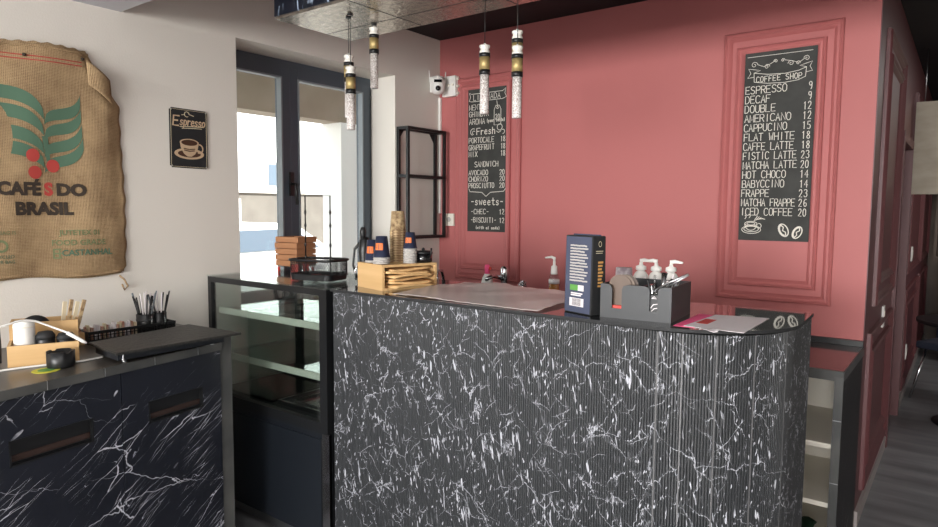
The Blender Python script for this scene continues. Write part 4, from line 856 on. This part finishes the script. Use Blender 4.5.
o = MB().tube([(0, 0, 0), (.07, -.005, .045), (.13, -.01, .075)], [.003, .004, .003], 8).build('tongs', 'steel'); o.location = cw_(.13, .03, .070); MB().tube([(.01, .006, .0), (.08, .004, .042), (.13, -.008, .073)], .003, 8).build('tong_arm', 'steel', o); tag(o, 'steel tongs sticking out over the caddy right side', 'tongs')
def _lbl():
    o = MB(); o.box(-.011, .011, 0, .0015, 0, .066); o = o.build('printed_sleeve', 'black'); o.location = cw_(.164, .0065, .012); o.rotation_euler = (0, 0, math.radians(5)); tag(o, 'black sleeve with white line drawing in the caddy right slot', 'sleeve')
    mb = MB(); strokes_mesh(mb, [[(-.009, .028), (-.002, .038), (.009, .040)], [(-.009, .015), (0, .026), (.009, .028)], arc(0, .008, .003, 0, 360, 8), [(-.007, .056), (0, .062), (.007, .056), (-.007, .056)]], .0022, lambda a, b, h: (a, -h, b)); mb.build('line_drawing', 'paper', o)
_lbl()
# pump bottles behind (standing on the counter's back shelf)
def pump(x, y, z, h, lab, m='white', liquid=None, flip=1, name='pump_bottle'):
    t = thing(name, lab, 'pump bottle', (x, y, z), 0); r = .026
    MB().lathe([(r*.92, 0), (r, .005), (r, h*.62), (r*.7, h*.70), (r*.45, h*.73), (r*.45, h*.75)], n=24).build('bottle', m, t)
    if liquid: MB().lathe([(r*.86, .003), (r*.95, .008), (r*.95, h*.30), (.001, h*.30)], n=24).build('liquid', liquid, t)
    MB().lathe([(.014, h*.74), (.019, h*.76), (.018, h*.84), (.007, h*.87), (.006, h*.93)], n=18).build('pump_collar', 'white', t)
    MB().tube([(0, 0, h*.92), (0, 0, h*.97), (flip*-.012, 0, h*.985), (flip*-.042, -.004, h*.965)], [.005, .008, .007, .004], 8).build('nozzle', 'white', t)
pump(2.052, -1.335, MZ, .152, 'white pump bottle nearest the clear cup, behind the caddy', 'white', None, -1)
pump(2.112, -1.345, MZ, .153, 'middle of the three white pump bottles behind the caddy', 'white')
pump(2.160, -1.33, MZ, .152, 'rightmost of the three white pump bottles behind the caddy', 'white', None, -1)
t = thing('clear_cup', 'white printed cup turned upside down beside the pumps behind the caddy', 'cup', (1.985, -1.33, MZ)); MB().lathe([(.034, 0), (.036, .003), (.029, .118), (.002, .118)], n=28).build('cup_wall', mat('printed_white', (232, 226, 228), .5, var=(60, (176, 160, 170))), t); MB().lathe([(.0325, .042), (.0328, .043), (.0310, .085), (.0305, .085)], n=28).build('print_band', 'cuppat', t)

# --- papers
t = thing('pink_sheet', 'bright pink paper sheet sticking out left under the white papers', 'paper', (2.325, -1.752, MZ), 0); MB().prism([(0, 0), (.06, -.002), (.05, .26), (-.010, .262)], 0, .0006).build('sheet', 'pinkpaper', t)
t = thing('paper_leaflet', 'white printed leaflets lying at the counter rounded corner', 'leaflet', (2.352, -1.745, MZ+.0008), 0); MB().prism([(0, 0), (.165, -.008), (.160, .30), (.01, .262)], 0, .001).build('sheet', 'paper', t); MB().prism([(.012, .07), (.045, .068), (.045, .16), (.012, .16)], .001, .0014).build('photo_print', 'redpack', t)
for i in range(1):
    o = MB().grid(lambda u, v: (u*.05, v*.04, .003+.003*math.sin(u*6+v*4)), 5, 5).build('crumpled_wrapper', 'paper', solid=.0006); o.location = (2.41+i*.03, -1.792, MZ+.001); tag(o, 'small crumpled white wrapper by the leaflets at the counter edge', 'wrapper')

# ================================================================== BACK COUNTER
t = thing('back_counter', 'black marble back counter with white open shelves at its right end', 'counter', (0, -.62, 0))
bz = .858; X1 = XW
mb = MB(); mb.box(X1-.022, X1, 0, .616, 0, bz); mb.build('side_panel', 'sidecab', t)
box(X1-.030, X1+.002, -.008, -.0005, .0, bz).build('edge_strip', 'gunmetal', t, label='grey tiled edge strip')
for z in (.13, .42, .68): box(X1-.030, X1+.002, -.0092, -.008, z, z+.003).build('edge_seam', 'steel', t)
mb = MB(); mb.box(X1-.37, X1-.35, 0, .60, .06, bz); mb.box(X1-.030, X1-.022, .0, .60, .06, bz); mb.box(X1-.35, X1-.030, .59, .60, .06, bz); mb.build('carcass', 'offwhite', t, label='white laminate inside')
for z in (.08, .30, .55): box(X1-.35, X1-.030, .03 if z > .1 else .0, .59, z, z+.02).build('shelf', 'offwhite', t)
box(.95, X1-.37, .0, .60, .06, bz).build('cupboard', 'sidecab', t); box(.95, X1-.06, .04, .58, 0, .06).build('plinth', 'black', t)
t = thing('back_worktop', 'glossy dark brown worktop of the back counter along the pink wall', 'worktop', (.92, -.625, bz))
box(0, X1-.92, .012, .621, 0, .026).build('slab', mat('brown_gloss_top', (58, 40, 40), .12, coat=.4), t); box(0, X1-.92, 0, .012, -.015, .0262).build('front_edge', 'gunmetal', t); box(X1-.92-.002, X1-.92+.003, 0, .621, -.015, .0262).build('side_edge', 'gunmetal', t)
o = box(.92, X1, -.022, -.001, .885, .912).build('backsplash_strip', 'black'); tag(o, 'black strip along the pink wall over the back worktop', 'strip')
o = MB().grid(lambda u, v: (u*.2, v*.25, .012+.03*math.sin(u*3.1)*math.sin(v*3.1)+.008*math.sin(u*14+v*9)), 12, 12).build('green_cloth', 'green_cloth', solid=.008); o.location = (X1-.31, -.58, .322); o.location.z = .108; tag(o, 'crumpled dark green cloth on the bottom shelf of the back counter', 'cloth')
# items by the wall, glimpsed over the counter
def tap(x, y, z, lab, s=1.0, rz=0):
    t = thing('tap', lab, 'tap', (x, y, z), rz); MB().lathe([(.024*s, 0), (.024*s, .008), (.014*s, .014), (.014*s, .12*s)], n=16).build('stem', 'chrome', t)
    MB().tube([(0, 0, .11*s), (0, 0, .19*s), (.0, -.03*s, .23*s), (0, -.08*s, .235*s), (0, -.11*s, .20*s), (0, -.115*s, .17*s)], .010*s, 10).build('spout', 'chrome', t); MB().tube([(.01*s, 0, .09*s), (.05*s, .0, .11*s)], .006*s, 8).build('lever', 'chrome', t)
tap(.30, -.32, .885, 'curved chrome tap just right of the wooden box, by the wall', 1.05, 20)
box_ = box(.006, .918, -.62, -.006, .0, .885).build('sink_cabinet', 'sidecab'); tag(box_, 'dark low cabinet in the corner behind the bar, carrying the taps', 'cabinet')
t = thing('mixer_tap', 'chrome mixer tap block below the LIMONADA chalkboard', 'tap', (.665, -.155, .885)); t.scale = (1, 1, 1.12); MB().lathe([(.03, 0), (.03, .01), (.024, .02), (.024, .17), (.028, .18), (.028, .235), (.02, .25), (.002, .252)], n=20).build('body', 'chrome', t); MB().tube([(0, -.02, .18), (-.02, -.09, .20), (-.03, -.16, .185)], .012, 10).build('spout', 'chrome', t); MB().lathe([(.02, .05), (.02, .10)], (0, 0, .07), 14, (0, -1, 0)).build('cartridge', 'black', t)
t = thing('detergent_bottle', 'white detergent bottle with pink cap, left of the mixer tap', 'bottle', (.612, -.27, .885)); t.scale = (1, 1, 1.12); MB().lathe([(.032, 0), (.034, .01), (.034, .14), (.04, .150), (.03, .19), (.014, .215)], n=20).build('bottle', 'white', t); MB().lathe([(.016, .212), (.017, .25), (.014, .262), (.002, .263)], n=14).build('cap', 'pinkpaper', t); MB().box(.01, .03, -.004, .004, .235, .250).build('trigger', 'redpack', t)
t = thing('steel_scourer', 'shiny steel ball scourer right of the mixer tap', 'scourer', (.84, -.22, .885)); t.scale = (1, 1, 1.15); MB().lathe([(.03, 0), (.03, .13), (.032, .132), (.002, .133)], n=16).build('holder', 'black', t)
mb = MB()
for i in range(5):
    for j in range(4): th = i*1.26+j*.5; mb.tube([(.026*math.cos(th+q_*.9)*math.sin(.4+j*.6), .026*math.sin(th+q_*.9)*math.sin(.4+j*.6), .155+.026*math.cos(.4+j*.6+q_*.3)) for q_ in range(6)], .004, 5)
mb.build('wire_ball', 'chrome', t)
t = thing('soap_dispenser', 'clear soap dispenser with amber soap and white pump by the wall', 'soap dispenser', (1.105, -.30, .885)); h = .365
MB().lathe([(.028, 0), (.031, .005), (.031, .240), (.024, .262), (.014, .272)], n=24).build('bottle', 'clear', t); MB().lathe([(.026, .003), (.029, .006), (.029, .215), (.001, .215)], n=24).build('soap', 'amber', t)
MB().lathe([(.019, .268), (.020, .275), (.017, .315), (.008, .320), (.008, .345)], n=16).build('pump', 'white', t); MB().tube([(0, 0, .34), (0, 0, .360), (-.02, 0, .366), (-.06, 0, .360)], [.007, .010, .008, .005], 8).build('nozzle', 'white', t)
MB().lathe([(.0315, .215), (.0315, .238), (.03, .239)], n=24).build('label_band', 'paper', t)

# ================================================================== SECURITY CAMERA, OUTLET, WALL RACK
t = thing('security_camera', 'white security camera with antenna high in the wall corner', 'camera', (.0, -.01, 2.342))
MB().box(.004, .03, -.105, -.045, -.03, .075, .006).build('mount', 'white', t); MB().tube([(.02, -.075, .06), (.075, -.075, .05)], .012, 10).build('arm', 'white', t)
MB().lathe([(.012, .072), (.036, .064), (.045, .040), (.046, .0), (.046, -.025), (.034, -.046), (.01, -.052)], (.085, -.112, .0), 24).build('dome', 'white', t)
MB().lathe([(.017, 0), (.017, .012), (.002, .014)], (.112, -.144, -.018), 16, (.62, -.75, -.05)).build('lens', 'blackgloss', t)
mb = MB(); mb.prism([(-.026, -.009), (.026, -.009), (.026, .009), (-.026, .009)], 0, .006, 'y'); o = mb.build('sensor_bar', 'blackgloss', t); o.location = (.116, -.150, .030); o.rotation_euler = (0, 0, math.radians(42))
MB().tube([(.045, -.15, .03), (.043, -.155, .105)], .004, 6).build('antenna', 'white', t); MB().tube([(.10, -.055, .03), (.10, -.05, .105)], .004, 6).build('antenna', 'white', t)
t = thing('junction_box', 'white junction box on the pink wall beside the security camera', 'junction box', (.055, -.002, 2.34)); box(0, .115, -.042, 0, -.055, .082, .006).build('housing', 'white', t)
for z in (-.035, .012, .06): MB().lathe([(.010, 0), (.010, .012)], (.115, -.02, z), 10, (1, 0, 0)).build('cable_gland', 'offwhite', t)
for z in (.02, .06, .095): MB().lathe([(.009, 0), (.009, .010)], (z, -.042, .02), 10, (0, -1, 0)).build('cable_gland', 'offwhite', t)
o = MB().box(.002, .020, -.019, -.002, 1.49, 2.29, .002).build('cable_duct', 'white'); tag(o, 'white cable duct running down the wall corner from the camera', 'cable duct')
t = thing('power_outlet', 'white double outlet on the pink wall seen through the black rack', 'outlet', (.055, -.002, 1.405)); box(0, .085, -.014, 0, 0, .085, .003).build('plate', 'offwhite', t); MB().lathe([(.017, 0), (.017, .003)], (.042, -.014, .044), 16, (0, -1, 0)).build('socket', 'cupgrey', t)
t = thing('wall_rack', 'black square-tube metal rack mounted on the left wall corner', 'rack', (0, -.437, 1.325)); D, Y, Z, q = .10, .385, .725, .018
mb = MB()
for x in (.001, D-q):
    for y in (0, Y-q): mb.box(x, x+q, y, y+q, 0, Z)
for z in (0, .40, Z-q):
    for x in (.001, D-q): mb.box(x, x+q, q, Y-q, z, z+q)
    for y in (0, Y-q): mb.box(q, D-q, y, y+q, z, z+q)
mb.build('frame', 'black', t)
for y, s_ in ((q, 1), (Y-q, -1)): MB().prism([(y, Z-q), (y+s_*.045, Z-q), (y, Z-q-.06)], .002, .006, 'x').build('gusset', 'black', t)
# corridor outlets
for i, (y, z, h_, lab) in enumerate(((.80, .90, .09, 'white double switch on the corridor wall nearest the back counter'), (2.94, 1.15, .09, 'small white switch on the far maroon corridor wall'), (2.95, .33, .09, 'low white socket on the far maroon corridor wall'))):
    t = thing('wall_switch', lab, 'switch', (XW+.001, y, z)); box(0, .010, -.04, .04, -.03, h_, .002).build('plate', 'white', t); box(.010, .013, -.015, .015, 0, .06).build('rocker', 'offwhite', t)

# ================================================================== CORRIDOR
t = thing('hanging_sign', 'large plain greyish wooden board hung from the ceiling at right', 'sign', (2.635, 2.2, 1.652)); box(0, 1.3, 0, .03, 0, .66).build('board', 'signboard', t)
for x in (.05, 1.2): MB().tube([(x, .015, .66), (x, .015, ZC-1.652)], .003, 6).build('hanger_wire', 'steel', t)
t = thing('bistro_table', 'round dark cafe table in the corridor at right edge', 'table', (3.08, 2.25, 0)); MB().lathe([(.36, .725), (.37, .73), (.37, .75), (.36, .752), (.002, .752)], n=40).build('table_top', 'black', t); MB().lathe([(.03, .02), (.03, .725)], n=14).build('column', 'black', t); MB().lathe([(.24, 0), (.24, .012), (.04, .022), (.03, .03)], n=32).build('base', 'black', t)
t = thing('cafe_chair', 'grey-backed cafe chair with chrome legs behind the round table', 'chair', (2.98, 2.95, 0), -25)
MB().box(-.22, .22, -.22, .22, .42, .48, .02).build('seat', 'darknavy', t); mb = MB(); mb.grid(lambda u, v: (-.23+.46*u, .22+.05*v-.05*math.cos((u-.5)*3), .46+.40*v), 12, 8); mb.build('backrest', 'cupgrey', t, solid=.03)
for x, y in ((-.2, -.2), (.2, -.2), (-.2, .2), (.2, .2)): MB().tube([(x*.8, y*.8, .43), (x*1.15, y*1.15, 0)], .011, 8).build('leg', 'chrome', t)
t = thing('bench_sofa', 'dark navy upholstered bench against the far wall of the corridor', 'bench', (2.78, 4.6, 0)); box(0, 2.3, 0, .6, .1, .45, .03).build('seat', 'darknavy', t); box(0, 2.3, .45, .65, .45, 1.0, .03).build('backrest', 'darknavy', t); box(.05, 2.25, .05, .6, 0, .1).build('plinth', 'black', t)
t = thing('wall_shelving', 'brown wooden slatted shelving in the dim corridor under the sign', 'shelving', (2.68, 5.55, 1.0)); mb = MB()
for i in range(9): mb.box(i*.28, i*.28+.03, 0, .3, 0, 1.3)
mb.build('upright', 'brownwood', t)
for z in (.0, .42, .84, 1.27): box(.03, 2.24, .01, .3, z, z+.025).build('shelf', 'brownwood', t)
